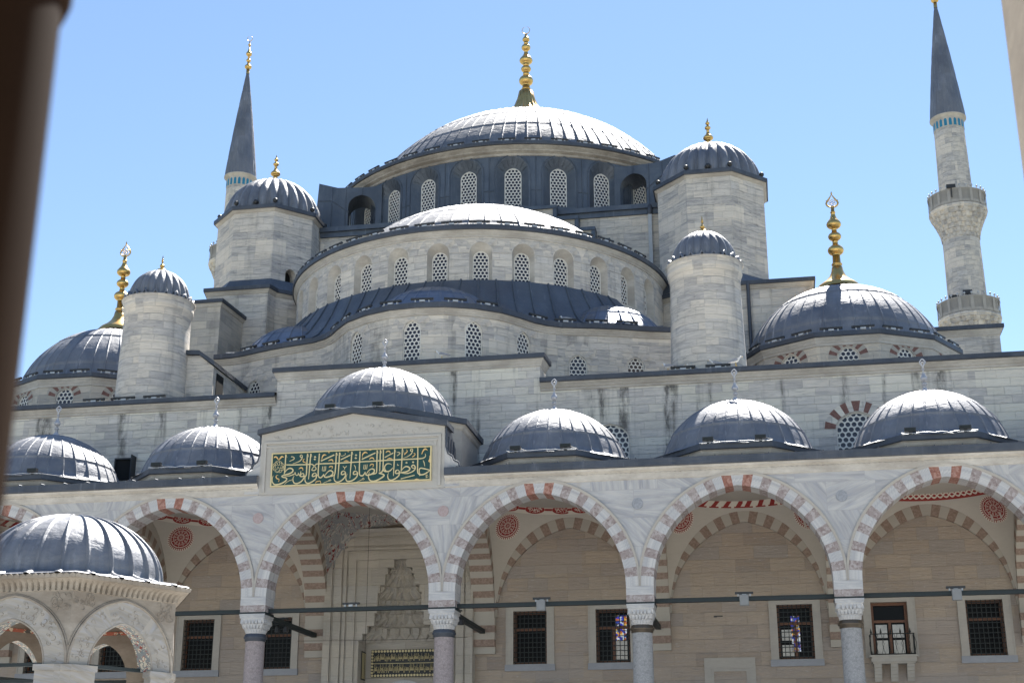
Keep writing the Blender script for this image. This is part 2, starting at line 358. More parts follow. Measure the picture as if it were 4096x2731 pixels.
class Path:
    """plan outline; u in metres; d = distance outwards (to the right of travel)"""
    def __init__(s, pts):
        s.p = [Vector(q) for q in pts]; s.c = [0.]
        for a, b in zip(s.p, s.p[1:]): s.c.append(s.c[-1] + (b - a).length)
        s.L = s.c[-1]; t = [(b - a).normalized() for a, b in zip(s.p, s.p[1:])]
        s.t = [t[0]] + [(a + b).normalized() for a, b in zip(t, t[1:])] + [t[-1]]
    def at(s, u, d=0.):
        u = min(max(u, 0), s.L); i = 0
        while i < len(s.c) - 2 and s.c[i + 1] < u: i += 1
        f = (u - s.c[i]) / (s.c[i + 1] - s.c[i]); p = s.p[i].lerp(s.p[i + 1], f); t = s.t[i].lerp(s.t[i + 1], f).normalized()
        return Vector((p.x + t.y * d, p.y - t.x * d))
    def ang(s, u):
        a, b = s.at(u - .02), s.at(u + .02); return atan2(b.y - a.y, b.x - a.x)
    def near(s, x, y=None):
        best = min(range(1001), key=lambda k: (s.at(s.L * k / 1000) - Vector((x, y))).length if y is not None else abs(s.at(s.L * k / 1000).x - x))
        return s.L * best / 1000
def arc(cx, cy, R, a0, a1, n):   # degrees from -Y towards +X
    return [(cx + R * sin(radians(a0 + (a1 - a0) * i / n)), cy - R * cos(radians(a0 + (a1 - a0) * i / n))) for i in range(n + 1)]

def arch(a, rise, n=10, k=.25):
    """points of a pointed arch from (-a,0) over (0,rise) to (a,0)"""
    c = (rise * rise - a * a) / (2 * a) if rise > a * 1.02 else k * a
    sc = rise / sqrt((a + c) ** 2 - c * c); t1 = acos(c / (a + c)); R = a + c
    L = [(c - R * cos(t1 * i / n), R * sin(t1 * i / n) * sc) for i in range(n + 1)]
    return L + [(-x, z) for x, z in reversed(L[:-1])]
def opening(u, z, wd, spring, rise, n=8, k=.25):
    """closed outline, anticlockwise from lower left going over the top"""
    return [(u - wd / 2, z)] + [(u + x, spring + q) for x, q in arch(wd / 2, rise, n, k)] + [(u + wd / 2, z)]

def wall(mb, F, u0, u1, z0, z1, holes=(), du=.6, m=0, mr=0, splay=None, brk=()):
    """surface F(u,z,d) over the rectangle with openings; hole = (outline, depth, inner_outline or None)"""
    cuts = []; hs = sorted(holes, key=lambda h: h[0][0][0])
    def span(a, b):
        if b - a < 1e-6: return
        bs = sorted([a, b] + [q for q in brk if a < q < b])
        for p, q in zip(bs, bs[1:]):
            n = max(1, int((q - p) / du)); us = [p + (q - p) * i / n for i in range(n + 1)]
            mb.grid([[F(u, z, 0) for u in us] for z in (z0, z1)], [[(u, z) for u in us] for z in (z0, z1)], m, False)
    x = u0
    for out, dep, inn in hs:
        lo, hi = min(p[0] for p in out) - .12, max(p[0] for p in out) + .12
        lo, hi = max(lo, x), min(hi, u1)
        span(x, lo); x = hi
        uc = (lo + hi) / 2; zl, zh = min(p[1] for p in out), max(p[1] for p in out); zc = (zl + zh) / 2
        b0, b1 = max(z0, zl - .1), min(z1, zh + .12)
        if b0 > z0: mb.grid([[F(u, z, 0) for u in (lo, uc, hi)] for z in (z0, b0)], [[(u, z) for u in (lo, uc, hi)] for z in (z0, b0)], m, False)
        if b1 < z1: mb.grid([[F(u, z, 0) for u in (lo, uc, hi)] for z in (b1, z1)], [[(u, z) for u in (lo, uc, hi)] for z in (b1, z1)], m, False)
        def hit(p):
            dx, dz = p[0] - uc, p[1] - zc; k = 1e9
            if dx: k = min(k, ((hi if dx > 0 else lo) - uc) / dx)
            if dz: k = min(k, ((b1 if dz > 0 else b0) - zc) / dz)
            return (uc + dx * k, zc + dz * k)
        n = len(out); cor = [(lo, b0), (hi, b0), (hi, b1), (lo, b1)]
        def side(q): return 0 if abs(q[0] - lo) < 1e-6 else 1 if abs(q[1] - b1) < 1e-6 else 2 if abs(q[0] - hi) < 1e-6 else 3
        for i in range(n):
            p, q = out[i], out[(i + 1) % n]; a, b = hit(p), hit(q); pts = [p, a]
            sa, sb = side(a), side(b); g = 0
            while sa != sb and g < 4:
                pts.append({0: (lo, b1), 1: (hi, b1), 2: (hi, b0), 3: (lo, b0)}[sa]); sa = (sa + 1) % 4; g += 1
            pts += [b, q]
            mb.face([F(*r, 0) for r in reversed(pts)], [tuple(r) for r in reversed(pts)], m)
        inn = inn or out
        for i in range(n):
            p, q, r, t = out[i], out[(i + 1) % n], inn[(i + 1) % n], inn[i]
            mb.face([F(*p, 0), F(*q, 0), F(*r, -dep), F(*t, -dep)], [(p[0], p[1]), (q[0], q[1]), (q[0] + dep, q[1]), (p[0] + dep, p[1])], mr)
    span(x, u1)
def sweep(mb, path, prof, m=0, sm=False, mf=None, us=None):
    """profile [(d,z)] along a Path"""
    us = us or path.c; L = 0; rows = []; uvs = []
    for i, (d, z) in enumerate(prof):
        if i: L += hypot(d - prof[i - 1][0], z - prof[i - 1][1])
        rows.append([(*path.at(u, d), z) for u in us]); uvs.append([(u, L) for u in us])
    mb.grid(rows, uvs, m, sm, mf=mf)
def eave(path, z, parent, out=.32, th=.26, h=.5, stone='cornice', name='cornice', back=.6, both=True, us=None):
    """moulded stone cornice under a lead drip edge whose upper edge is at z"""
    zt = z - th
    a = MB(); sweep(a, path, [(.004, zt - h), (.05, zt - h + .03), (.05, zt - h * .72), (out * .45, zt - h * .55), (out * .5, zt - h * .42), (out * .8, zt - h * .16), (out * .85, zt), (-.1, zt)], us=us)
    o = a.build(name, stone, parent)
    b = MB(); sweep(b, path, [(-back, z + .10), (out * .6, z + .02), (out + .04, z), (out + .04, zt + .03), (out + .01, zt - .012), (out * .6, zt - .012)], us=us)
    l = b.build('lead_eave', 'lead_trim', parent)
    return o, l

_gr = {}
def grille(wd, h, rise, cell=.17, k=.25, th=.03, frame=.045):
    """pierced plaster screen with round holes, glass behind; origin at the middle of its foot, facing -Y"""
    key = (round(wd, 2), round(h, 2), round(rise, 2), cell)
    if key in _gr: return _gr[key]
    mb = MB(); out = [(-wd / 2, 0.)] + [(x, h + q) for x, q in arch(wd / 2, rise, 8, k)] + [(wd / 2, 0.)]
    cz = h * .6; sx = (wd / 2 - frame) / (wd / 2); inn = [(x * sx, cz + (z - cz) * (1 - frame / (h * .8))) for x, z in out]
    n = len(out); ctr = (0, cz)
    for i in range(n):
        p, q, r, t = out[i], out[(i + 1) % n], inn[(i + 1) % n], inn[i]
        mb.face([(p[0], -.02, p[1]), (q[0], -.02, q[1]), (r[0], -.02, r[1]), (t[0], -.02, t[1])])
        mb.face([(t[0], -.02, t[1]), (r[0], -.02, r[1]), (r[0], th, r[1]), (t[0], th, t[1])])
        mb.face([(p[0], -.02, p[1]), (q[0], -.02, q[1]), (q[0], th, q[1]), (p[0], th, p[1])])
    def clip(poly):
        for i in range(n):
            a, b = inn[i], inn[(i + 1) % n]; res = []; m_ = len(poly)
            if (b[0] - a[0]) ** 2 + (b[1] - a[1]) ** 2 < 1e-12: continue
            for j in range(m_):
                p, q = poly[j], poly[(j + 1) % m_]
                sp = -((b[0] - a[0]) * (p[1] - a[1]) - (b[1] - a[1]) * (p[0] - a[0])); sq = -((b[0] - a[0]) * (q[1] - a[1]) - (b[1] - a[1]) * (q[0] - a[0]))
                if sp >= 0: res.append(p)
                if sp * sq < 0: f = sp / (sp - sq); res.append((p[0] + (q[0] - p[0]) * f, p[1] + (q[1] - p[1]) * f))
            poly = res
            if len(poly) < 3: return None
        return poly
    rr = cell * .405; K = 12; row = 0; z = cell * .45
    while z < h + rise + cell:
        x = -wd / 2 - cell + (cell / 2 if row % 2 else 0) + (wd / 2 % cell)
        while x < wd / 2 + cell:
            for j in range(K):
                a0, a1 = tau * j / K, tau * (j + 1) / K
                def hx(a):
                    b = (a + pi / 6) % (pi / 3) - pi / 6; R = cell / 2 / cos(b); return (x + R * cos(a), z + R * sin(a))
                ci = [(x + rr * cos(a), z + rr * sin(a)) for a in (a0, a1)]
                pl = clip([ci[0], hx(a0), hx(a1), ci[1]])
                if pl: mb.face([(p[0], 0, p[1]) for p in pl])
                pl = clip([ci[0], ((ci[0][0] + ci[1][0]) / 2 * .9995 + x * .0005, (ci[0][1] + ci[1][1]) / 2 * .9995 + z * .0005), ci[1]])
                if pl: mb.face([(ci[0][0], 0, ci[0][1]), (ci[1][0], 0, ci[1][1]), (ci[1][0], th, ci[1][1]), (ci[0][0], th, ci[0][1])])
            x += cell
        row += 1; z += cell * .866
    mb.face([(p[0], th, p[1]) for p in out], m=1)
    _gr[key] = mb.mesh('window', ['plaster', 'glass'])
    return _gr[key]
def window(parent, x, y, z, rz, wd, h, rise, cell=.17):
    o = bpy.data.objects.new('window', grille(wd, h, rise, cell)); C.objects.link(o); o.parent = parent; o.location = (x, y, z); o.rotation_euler[2] = rz
    return o

def dome(mb, R, H, z0=0., c=(0, 0), ribs=32, rw=.12, rh=.06, seams=(.28, .55, .8), a0=0., a1=tau, m=0, M_=22, flare=0., cap=.0, phase=.5, ell=0):
    """lead dome with standing rolls; spherical cap when H<R"""
    full = abs(a1 - a0 - tau) < 1e-6
    T = [i / M_ for i in range(M_ + 1)]
    for q in seams: T += [q - .004, q + .004]
    T = sorted(set(min(1, t) for t in T)); prof = []
    for t in T:
        if ell: r, z = R * cos(t * pi / 2), H * sin(t * pi / 2)
        else:
            Rs = (R * R + H * H) / (2 * H); th0 = asin(min(1, R / Rs)); th = th0 * (1 - t); r, z = Rs * sin(th), Rs * cos(th) - (Rs - H)
        ov = .03 * sum(1 for q in seams if t < q)       # upper sheets lap over lower ones
        prof.append((max(.02, r + (.05 - ov) * cos(t * 1.57)), z - ov * .8 * t, t))
    if flare: prof = [(R + flare, -.06, 0), (R + flare * .6, -.0, 0), (R + flare * .25, .04, 0)] + [q for q in prof if q[1] > .06]
    jr = random.Random(ribs * 7 + int(R * 100)); jit = [jr.uniform(-.07, .07) for _ in range(97)]; rows = []; uvs = []
    for r, z, t in prof:
        row = []; hw = rw / 2 / max(r, .3)
        for j in range(ribs):
            a = a0 + (a1 - a0) * (j + (phase if full else 0) + jit[j % 97] * (1 if 0 < j < ribs - 1 else 0)) / ribs; st = (a1 - a0) / ribs
            hw_ = min(hw, st * .3); rib = rh * min(1, r / (R * .12)) * (1 + 3 * jit[(j * 3 + 5) % 97])
            for da, bump in ((-hw_ * 1.25, 0), (-hw_, .02), (-hw_ * .7, .7), (0, 1), (hw_ * .7, .7), (hw_, .02), (hw_ * 1.25, 0), (st * .5, .0)):
                row.append((a + da, r + rib * bump))
        if not full: row.append((a1, r))
        rows.append([(c[0] + q * sin(a), c[1] - q * cos(a), z0 + z) for a, q in row]); uvs.append([(a * R, z) for a, q in row] + ([(row[0][0] + tau * R, z)] if full else []))
    mb.grid(rows, uvs, m, True, full)
def fluted(mb, R, H, z0, c, lobes=20, depth=.1, m=0, hang=0., M_=16):
    rows = []; K = lobes * 8
    for i in range(M_ + 1):
        t = i / M_; r = R * cos(t * pi / 2); z = H * sin(t * pi / 2); row = []
        for j in range(K):
            a = tau * j / K; f = abs(sin(a * lobes / 2)) ** .8; q = max(.02, r * (1 - depth + depth * f) + (.02 if f < .2 else 0))
            row.append((c[0] + q * sin(a), c[1] - q * cos(a), z0 + z - (hang * (f - .5) if i == 0 else 0)))
        rows.append(row)
    mb.grid(rows, None, m, True, True)
    if hang:
        rim = [[], [], []]
        for j in range(K):
            a = tau * j / K; f = abs(sin(a * lobes / 2)) ** .8
            for q, rr, dz in ((0, R + .02, 0), (1, R + .18, .0), (2, R + .17, -.12)): rim[q].append((c[0] + rr * sin(a), c[1] - rr * cos(a), z0 + dz - hang * (f - .5)))
        mb.grid(rim, None, m, True, True)
def bulbs(lst, n=20):
    """[(kind, radius, height)] stacked into a lathe profile from z=0: b = bulb, s = stem, f = flare, d = drop"""
    P = []; z = 0
    for kind, r, h in lst:
        if kind == 'b': P += [(r * sqrt(max(.04, 1 - (2 * t - 1) ** 2)) if 0 < t < 1 else r * .42, z + h * t) for t in [i / 10 for i in range(11)]]
        elif kind == 's': P += [(r, z), (r * .92, z + h)]
        elif kind == 'd': P += [(r * .4, z)] + [(r * q, z + h * t) for t, q in ((.06, .75), (.16, .95), (.26, 1), (.36, .94), (.48, .75), (.62, .5), (.8, .34), (1, .26))]
        elif kind == 'f': P += [(r * q, z + h * t) for t, q in ((0, 1), (.1, .98), (.22, .86), (.4, .58), (.6, .38), (.8, .28), (1, .24))]
        z += h
    return P, z

# ------------------------------------------------------------------ ground
g = MB(); g.face([(-45, -75, 0), (45, -75, 0), (45, 7, 0), (-45, 7, 0)]); tag(g.build('courtyard_paving', 'paving'), kind='structure')
g = MB(); R0 = 2500; g.face([(-R0, -R0, -.05), (R0, -R0, -.05), (R0, R0, -.05), (-R0, R0, -.05)]); tag(g.build('ground', 'land'), kind='structure')

# ------------------------------------------------------------------ finials
def crescent(mb, r, z, w=.11, m=0, gap=24, th=.05):
    n = 28; rows = []
    for i in range(n + 1):
        t = i / n; a = radians(-90 + gap / 2 + 180 + (360 - gap) * t) + pi - radians(90) * 0
        a = radians(90 + gap / 2) + radians(360 - gap) * t; q = w * r * (.18 + .82 * sin(pi * t)) * 2.1
        ring = []
        for dx, dy in ((1, 0), (.3, 1), (-1, 0), (.3, -1)):
            rr = r - q / 2 * (1 - dx) * .9; ring.append((rr * cos(a), dy * th * (.3 + .7 * sin(pi * t)), z + r + rr * sin(a)))
        rows.append(ring)
    mb.grid(rows, None, m, True, True)
def alem(mb, r, z, m=0):
    """openwork heart-shaped head"""
    n = 40; P = []
    for i in range(n):
        a = tau * i / n; h = abs(((a + pi) % tau) - pi) / pi      # 0 top .. 1 bottom
        q = r * (.62 + .38 * sin(min(1, h * 1.45) * pi / 2)) * (1 if h > .2 else 1.0)
        x = q * sin(a) * (1 if cos(a) < 0 else (1 - cos(a)) ** .55 if cos(a) < 1 else 0); zz = r * 1.25 * cos(a) if cos(a) > 0 else r * .85 * cos(a)
        P.append((x, zz + .35 * r * (max(0, cos(a)) ** 3)))
    zc = z + r * .85
    def ring(pts, wd, th=.035):
        k = len(pts); rows = []
        for i in range(k + 1):
            x, q = pts[i % k]; l = hypot(x, q) or 1
            rows.append([(x + x / l * wd * sx, sy * th, zc + q + q / l * wd * sx) for sx, sy in ((1, 0), (0, 1), (-1, 0), (0, -1))])
        mb.grid(rows, None, m, True, True)
    ring(P, r * .16)
    for a in range(6):
        cx, cz = r * .36 * sin(a * tau / 6), r * .36 * cos(a * tau / 6); ring([(cx + r * .19 * cos(b * tau / 10), cz + r * .2 * sin(b * tau / 10)) for b in range(10)], r * .05)
    mb.lathe([(.02, 0), (r * .16, r * .15), (.02, r * .55)], 8, (0, 0, zc + r * 1.5), m=m)
    for sx in (-1, 1): mb.lathe([(.01, -.05), (r * .11, 0), (.01, .05)], 8, (sx * r * .95, 0, zc + r * .35), m=m)
def finial(name, parts, mat, top=None, n=20, flute=0):
    mb = MB(); P, z = bulbs(parts); nb = len([1 for p in P if p[1] < parts[0][2]])
    mb.lathe(P, 60 if flute else n, mod=(lambda a, i, r: r * (1 + (.07 * cos(a * flute) if P[i][1] < parts[0][2] else 0))) if flute else None)
    if top == 'crescent': crescent(mb, .29, z - .03)
    if top == 'small_crescent': crescent(mb, .28, z - .03)
    if top == 'alem': alem(mb, .29, z - .05)
    if top == 'tip': mb.lathe([(.03, -.02), (.02, .06), (.006, .11)], 8, (0, 0, z))
    return mb.build(name, mat)
protos = {}
def put(kind, parent, loc, rz=0.):
    o = protos.get(kind)
    if o is None:
        o = protos[kind] = {
            'main': lambda: finial('gilded_finial', [('f', 2.05, 2.85), ('s', .29, .15), ('s', .34, .08), ('s', .27, .22), ('b', .48, .78), ('s', .22, .25), ('b', .34, .5), ('s', .2, .15), ('d', .45, 1.0), ('b', .31, .52), ('s', .15, .2), ('d', .25, .62)], 'gold', 'crescent', flute=16),
            'corner': lambda: finial('gilded_finial', [('f', 1.08, 1.2), ('s', .235, .14), ('s', .265, .06), ('s', .2, .42), ('b', .39, .56), ('s', .14, .22), ('b', .32, .46), ('s', .13, .2), ('d', .36, .85), ('s', .13, .05), ('s', .09, .3)], 'gold', 'alem'),
            'tower': lambda: finial('gilded_finial', [('f', .5, .28), ('s', .13, .2), ('d', .28, .55), ('s', .08, .08), ('b', .165, .24), ('s', .06, .08), ('d', .12, .3)], 'gold', 'tip'),
            'turret': lambda: finial('gilded_finial', [('b', .23, .2), ('s', .07, .06), ('d', .115, .26), ('b', .06, .09), ('d', .05, .14)], 'gold', 'tip', 14),
            'minaret': lambda: finial('gilded_finial', [('s', .16, .5), ('b', .33, .5), ('s', .12, .25), ('b', .22, .35), ('s', .1, .3), ('d', .28, .8), ('s', .07, .25), ('b', .14, .25), ('s', .05, .3)], 'gold', 'small_crescent', 14),
            'portico': lambda: portico_finial()}[kind]()
    else: o = copy(o)
    o.parent = parent; o.location = loc; o.rotation_euler[2] = rz
    return o
def portico_finial():
    mb = MB(); P, z = bulbs([('f', .25, .3), ('s', .065, .04), ('b', .095, .11), ('s', .05, .07), ('d', .125, .36), ('s', .04, .06), ('b', .06, .05), ('s', .045, .12)])
    mb.lathe(P, 16)
    # tulip shaped openwork head
    for sx in (-1, 1):
        mb.tube([(sx * .02, 0, z - .02), (sx * .09, 0, z + .08), (sx * .10, 0, z + .14), (sx * .05, 0, z + .20), (0, 0, z + .25)], .024, 6)
        mb.tube([(sx * .03, 0, z + .0), (sx * .06, 0, z + .1), (0, 0, z + .13)], .022, 6)
    return mb.build('finial', 'lead_white')

# ------------------------------------------------------------------ MOSQUE
mosque = thing('mosque', 'great grey stone mosque with cascading lead domes rising behind the arcade', 'mosque', (0, 36.2, 0))
class PB(MB):
    """builds into the mosque: world coordinates shifted to its origin"""
    def build(s, name, mats, parent=mosque, loc=None, rz=0., root=None):
        o = root or mosque; s.v = [(x - o.location.x, y - o.location.y, z - o.location.z) for x, y, z in s.v]
        return MB.build(s, name, mats, parent, loc, rz)
def loc(x, y, z, root=None):
    o = root or mosque; return (x - o.location.x, y - o.location.y, z - o.location.z)

WY = 7.25
# --- lower wall under the portico, with real window openings
LW = [(-8.42, 0), (-5.12, 0), (5.2, 0), (8.43, 1), (15.3, 2), (18.75, 3), (22.15, 4), (-15.3, 0), (-12.0, 0)]
line = Path([(-31, WY), (31, WY)])
F = lambda u, z, d: (u, WY - d, z)
b = PB(); zt = 13.3
rect = lambda x, zz, wd, h: [(x - wd / 2, zz), (x - wd / 2, zz + h), (x + wd / 2, zz + h), (x + wd / 2, zz)]
hl = [(rect(x, 7.36, 1.32, 2.01), .42, None) for x, k in LW]
wall(b, F, -31, -2.98, 0, zt, [h for h in hl if h[0][0][0] < -3], 2.)
wall(b, F, 2.98, 31, 0, zt, [h for h in hl if h[0][0][0] > 3], 2.)
b.face([(-3.05, WY, 12.5), (3.05, WY, 12.5), (3.05, WY, zt), (-3.05, WY, zt)])
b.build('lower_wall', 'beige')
# --- upper wall
b = PB(); up = [(8.5, 1.5), (18.15, 1.62), (-8.5, 1.5), (-18.15, 1.62)]
hol = lambda x, wd: (opening(x, 14.75, wd, 16.1, .66), .12, None)
wall(b, F, -31, -5.67, zt, 18.35, [hol(x, q) for x, q in up if x < -6], 1.5)
wall(b, F, -5.67, 5.67, zt, 19.4, [], 2.)
wall(b, F, 5.67, 31, zt, 18.35, [hol(x, q) for x, q in up if x > 6], 1.5)
for sx in (-1, 1): b.face([(sx * 5.67, WY, 18.2), (sx * 5.67, 8.6, 18.2), (sx * 5.67, 8.6, 19.4), (sx * 5.67, WY, 19.4)])
b.face([(-31, WY, 13), (-31, 60, 13), (-31, 60, 18.3), (-31, WY, 18.3)]); b.face([(31, WY, 0), (31, 60, 0), (31, 60, 18.3), (31, WY, 18.3)])
uw = b.build('upper_wall', 'wallstone')
for x, q in up:
    window(uw, *loc(x, WY + .1, 14.75), 0, q, 1.35, .66, .235)
def fan(mb, x, z, a, rise, th, n, F_, mats, prond=.015, skip=0):
    """flat fan of voussoirs round an arch"""
    A = arch(a, rise, 20); L = [0]
    for p, q in zip(A, A[1:]): L.append(L[-1] + hypot(q[0] - p[0], q[1] - p[1]))
    def at(s_):
        s_ *= L[-1]; i = 0
        while i < len(L) - 2 and L[i + 1] < s_: i += 1
        f = (s_ - L[i]) / (L[i + 1] - L[i]); p = A[i]; q = A[i + 1]; dx, dz = q[0] - p[0], q[1] - p[1]; l = hypot(dx, dz)
        return (p[0] + dx * f, p[1] + dz * f), (-dz / l, dx / l)
    for j in range(n):
        (p, np_), (q, nq) = at(j / n), at((j + 1) / n); m = mats(j)
        if m is None: continue
        o = [(p[0], p[1]), (q[0], q[1]), (q[0] + nq[0] * th, q[1] + nq[1] * th), (p[0] + np_[0] * th, p[1] + np_[1] * th)]
        mb.face([F_(x + u, z + w_, prond) for u, w_ in o], [(u * .5 + j * 3, w_) for u, w_ in o], m)
        for a_, b_ in ((0, 1), (1, 2), (2, 3), (3, 0)):
            mb.face([F_(x + o[a_][0], z + o[a_][1], prond), F_(x + o[b_][0], z + o[b_][1], prond), F_(x + o[b_][0], z + o[b_][1], -.02), F_(x + o[a_][0], z + o[a_][1], -.02)], m=m)
for x in (18.15, -18.15): b = PB(); fan(b, x, 16.1, .84, .70, .42, 13, F, lambda j: 1 - j % 2 if j % 2 == 0 and False else j % 2); b.build('voussoir_ring', ['brick_red', 'wallstone'], uw)
for x0, x1, z in ((-31, -5.67, 18.78), (5.67, 31, 18.78), (-5.67, 5.67, 19.87)):
    p = Path([(x0, WY), (x1, WY)]) if z < 19 else Path([(-5.67, 8.4), (-5.67, WY), (5.67, WY), (5.67, 8.4)])
    for o in eave(p, z, uw, .24, .2, .34, back=1.2): o.location = (0, -36.2, 0)
b = PB()
for x0, x1 in ((-31, -5.7), (5.7, 31)): b.face([(x0, WY, 18.7), (x1, WY, 18.7), (x1, 45, 18.95), (x0, 45, 18.95)])
b.face([(-5.6, WY, 19.82), (5.6, WY, 19.82), (5.6, 9.2, 19.9), (-5.6, 9.2, 19.9)]); b.face([(-5.7, 8.6, 18.8), (5.7, 8.6, 18.8), (5.7, 30, 18.9), (-5.7, 30, 18.9)])
b.build('lead_roof', 'lead_dark', uw)
def ev(path, z, parent, **k):
    """eave in mosque coordinates"""
    for o in eave(path, z, parent, **k): o.location = (0, -36.2, 0)

# --- apse walls (the undulating lower tier)
half = [(0, 8.65), (1.2, 8.78), (2.4, 9.25), (3.4, 9.95), (4.1, 10.8), (4.6, 11.5), (5.1, 12.0), (5.8, 12.4), (6.6, 12.62), (7.4, 12.83), (8.2, 13.08), (9.0, 13.4), (9.7, 13.68), (10.5, 13.9), (11.4, 13.95)]
AP = Path([(-x, y) for x, y in reversed(half)][:-1] + half)
FA = lambda u, z, d: (*AP.at(u, d), z)
AW = []
for x, z0, zs, zr, wd in [(-9.15, 19.3, 20.5, .45, .75), (-7.25, 19.3, 20.5, .45, .75), (-5.3, 19.6, 20.8, .5, .8), (-3.0, 20.4, 21.75, .5, .8), (-.22, 20.42, 21.75, .5, .8), (2.42, 20.4, 21.72, .5, .8), (4.3, 20.2, 21.5, .5, .8), (6.5, 19.5, 20.85, .5, .82), (9.03, 19.45, 20.75, .5, .82)]:
    z0, zs = (19.6, 21.0) if abs(x) > 5 else (20.4, 21.72)
    AW.append((AP.near(x), z0, zs, zr, wd))
b = PB(); wall(b, FA, 0, AP.L, 18.6, 22.45, [(opening(u, z0, wd, zs, zr), .1, None) for u, z0, zs, zr, wd in AW], .4)
for u, z0, zs, zr, wd in AW: fan(b, u, zs, wd / 2 + .06, zr + .05, .5, 13, FA, lambda j: 0, .006)
aw = b.build('apse_wall', 'stone')
for u, z0, zs, zr, wd in AW:
    q = AP.at(u, -.085); window(aw, *loc(q.x, q.y, z0), AP.ang(u), wd, zs - z0, zr, .198)
ev(AP, 22.95, aw, out=.2, th=.24, h=.3, back=.3)
# apse roof rising to the half-dome drum
DC = 22.4; DR = 9.85
us = [AP.L * i / 90 for i in range(91)]; rows = [[] for _ in range(6)]
for u in us:
    p = AP.at(u, .1); a = atan2(p.x, DC - p.y); q = Vector((DR * sin(a), DC - DR * cos(a)))
    for k, t in enumerate((0, .2, .4, .6, .8, 1)):
        r = p.lerp(q, t); rows[k].append((r.x, r.y, 22.97 + 2.53 * (t ** 1.0) - .62 * sin(pi * t)))
b = PB(); b.grid(rows, [[(u, t) for u in us] for t in range(6)], 0, True)
for j in range(2, 90, 4):
    P = [rows[k][j] for k in range(6)]; b.tube([(x, y, z + .03) for x, y, z in P], .05, 6)
ar = b.build('apse_roof', 'lead_dark')
for cx, cy, R_, zz, H_, n in ((0, 12.2, 3.1, 23.15, 1.68, 30), (7.55, 15.6, 2.7, 23.05, 1.62, 26), (-7.75, 15.7, 2.7, 23.05, 1.62, 26)):
    b = PB(); dome(b, R_, H_, zz, (cx, cy), n, .1, .05, (.33, .68), M_=12, flare=.1); b.build('small_dome', 'lead_blue')

# --- half dome and its drum
dp = Path(arc(0, DC, DR, -112, 112, 112)); uz = lambda deg: (deg + 112) / 224 * dp.L
FD = lambda u, z, d: (*dp.at(u, d), z)
DW = [uz(-72.4 + 11.75 * k + 5.85 * 0 + 1.6) for k in range(13)]
b = PB()
ho = [(opening(u, 25.42, 1.08, 26.88, .54, 8, .1), .36, opening(u, 25.42, .74, 26.68, .38, 8, .2)) for u in DW]
wall(b, FD, 0, dp.L, 18.9, 27.7, ho, .5, 0, 1)
for u in DW: fan(b, u, 26.88, .58, .58, .42, 13, FD, lambda j: 0, .006)
hd = b.build('half_dome_drum', ['stone', 'cornice'])
for u in DW:
    q = dp.at(u, -.36); window(hd, *loc(q.x, q.y, 25.42), dp.ang(u), .76, 1.26, .39, .185)
ev(dp, 28.22, hd, out=.22, th=.24, h=.34, back=.9, us=[dp.L * i / 150 for i in range(151)])
b = PB(); dome(b, 8.7, 4.62, 28.18, (0, DC), 34, .10, .05, (.16, .36, .56, .76), radians(-110), radians(110), M_=26, flare=.75); b.build('half_dome', 'lead_big')

# --- stepped arch wall between the weight towers
AY = 22.9
prof = [(-9.4, 24), (-9.4, 33.15), (3.9, 33.15)]
st = [(3.9, 33.62), (3.95, 33.62), (4.1, 33.0), (5.25, 32.95), (5.25, 32.2), (6.15, 32.15), (6.15, 31.4), (6.9, 31.4), (6.9, 30.6), (7.7, 30.6), (7.7, 29.6)]
b = PB(); b.box(-9.6, 9.6, AY + .45, AY + 2, 24, 33.2)
aw2 = b.build('arch_wall', 'towerstone')
b = PB(); prev = 0
for sx in (-1, 1):
    for x0, x1, z1 in ((0, 4.0, 33.35), (4.0, 5.2, 32.62), (5.2, 6.1, 31.9), (6.1, 6.9, 31.15), (6.9, 7.7, 30.3), (7.7, 8.4, 29.3)):
        xa, xb = sorted((sx * x0, sx * x1)); b.box(xa, xb, AY - .15, AY + .44, 24, z1)
b.build('stepped_arch', 'warmstone', aw2)
b = PB()
for sx in (-1, 1):
    for x0, x1, z1, zl in ((0, 4.0, 33.35, 32.9), (4.0, 5.2, 32.62, 32.2), (5.2, 6.1, 31.9, 31.4), (6.1, 6.9, 31.15, 30.6), (6.9, 7.7, 30.3, 29.6), (7.7, 8.4, 29.3, 28.8)):
        xa, xb = sorted((sx * x0, sx * (x1 + .06))); b.box(xa, xb, AY - .24, AY + .44, z1, z1 + .2)
        xa, xb = sorted((sx * (x1 - .16), sx * (x1 + .05))); b.box(xa, xb, AY - .2, AY + .43, zl - .6, z1)
for xa, xb in ((-9.6, -4.05), (4.05, 9.6)): b.box(xa, xb, AY + .2, AY + 1.6, 33.15, 33.42); b.box(xa, xb, AY + .33, AY + .5, 32.85, 33.15)
b.build('lead_capping', 'lead_dark', aw2)
b = PB(); b.face([(-10, AY + 1, 33.3), (10, AY + 1, 33.3), (10, 50, 33.6), (-10, 50, 33.6)]); b.build('lead_roof', 'lead_dark', aw2)
b = PB(); b.box(9.0, 9.2, AY + .2, AY + .4, 27.3, 32.9); b.tube([(9.1, AY + .3, 33.3), (9.12, AY + .2, 33.1), (9.1, AY + .3, 32.8)], .14, 8, 1); b.build('downpipe', ['downpipe', 'lead_trim'], aw2)
b = PB(); b.tube([(14.15, 19.75, 27.2), (14.15, 19.75, 19)], .09, 8); b.build('dark_downpipe', 'lead_trim', aw2)

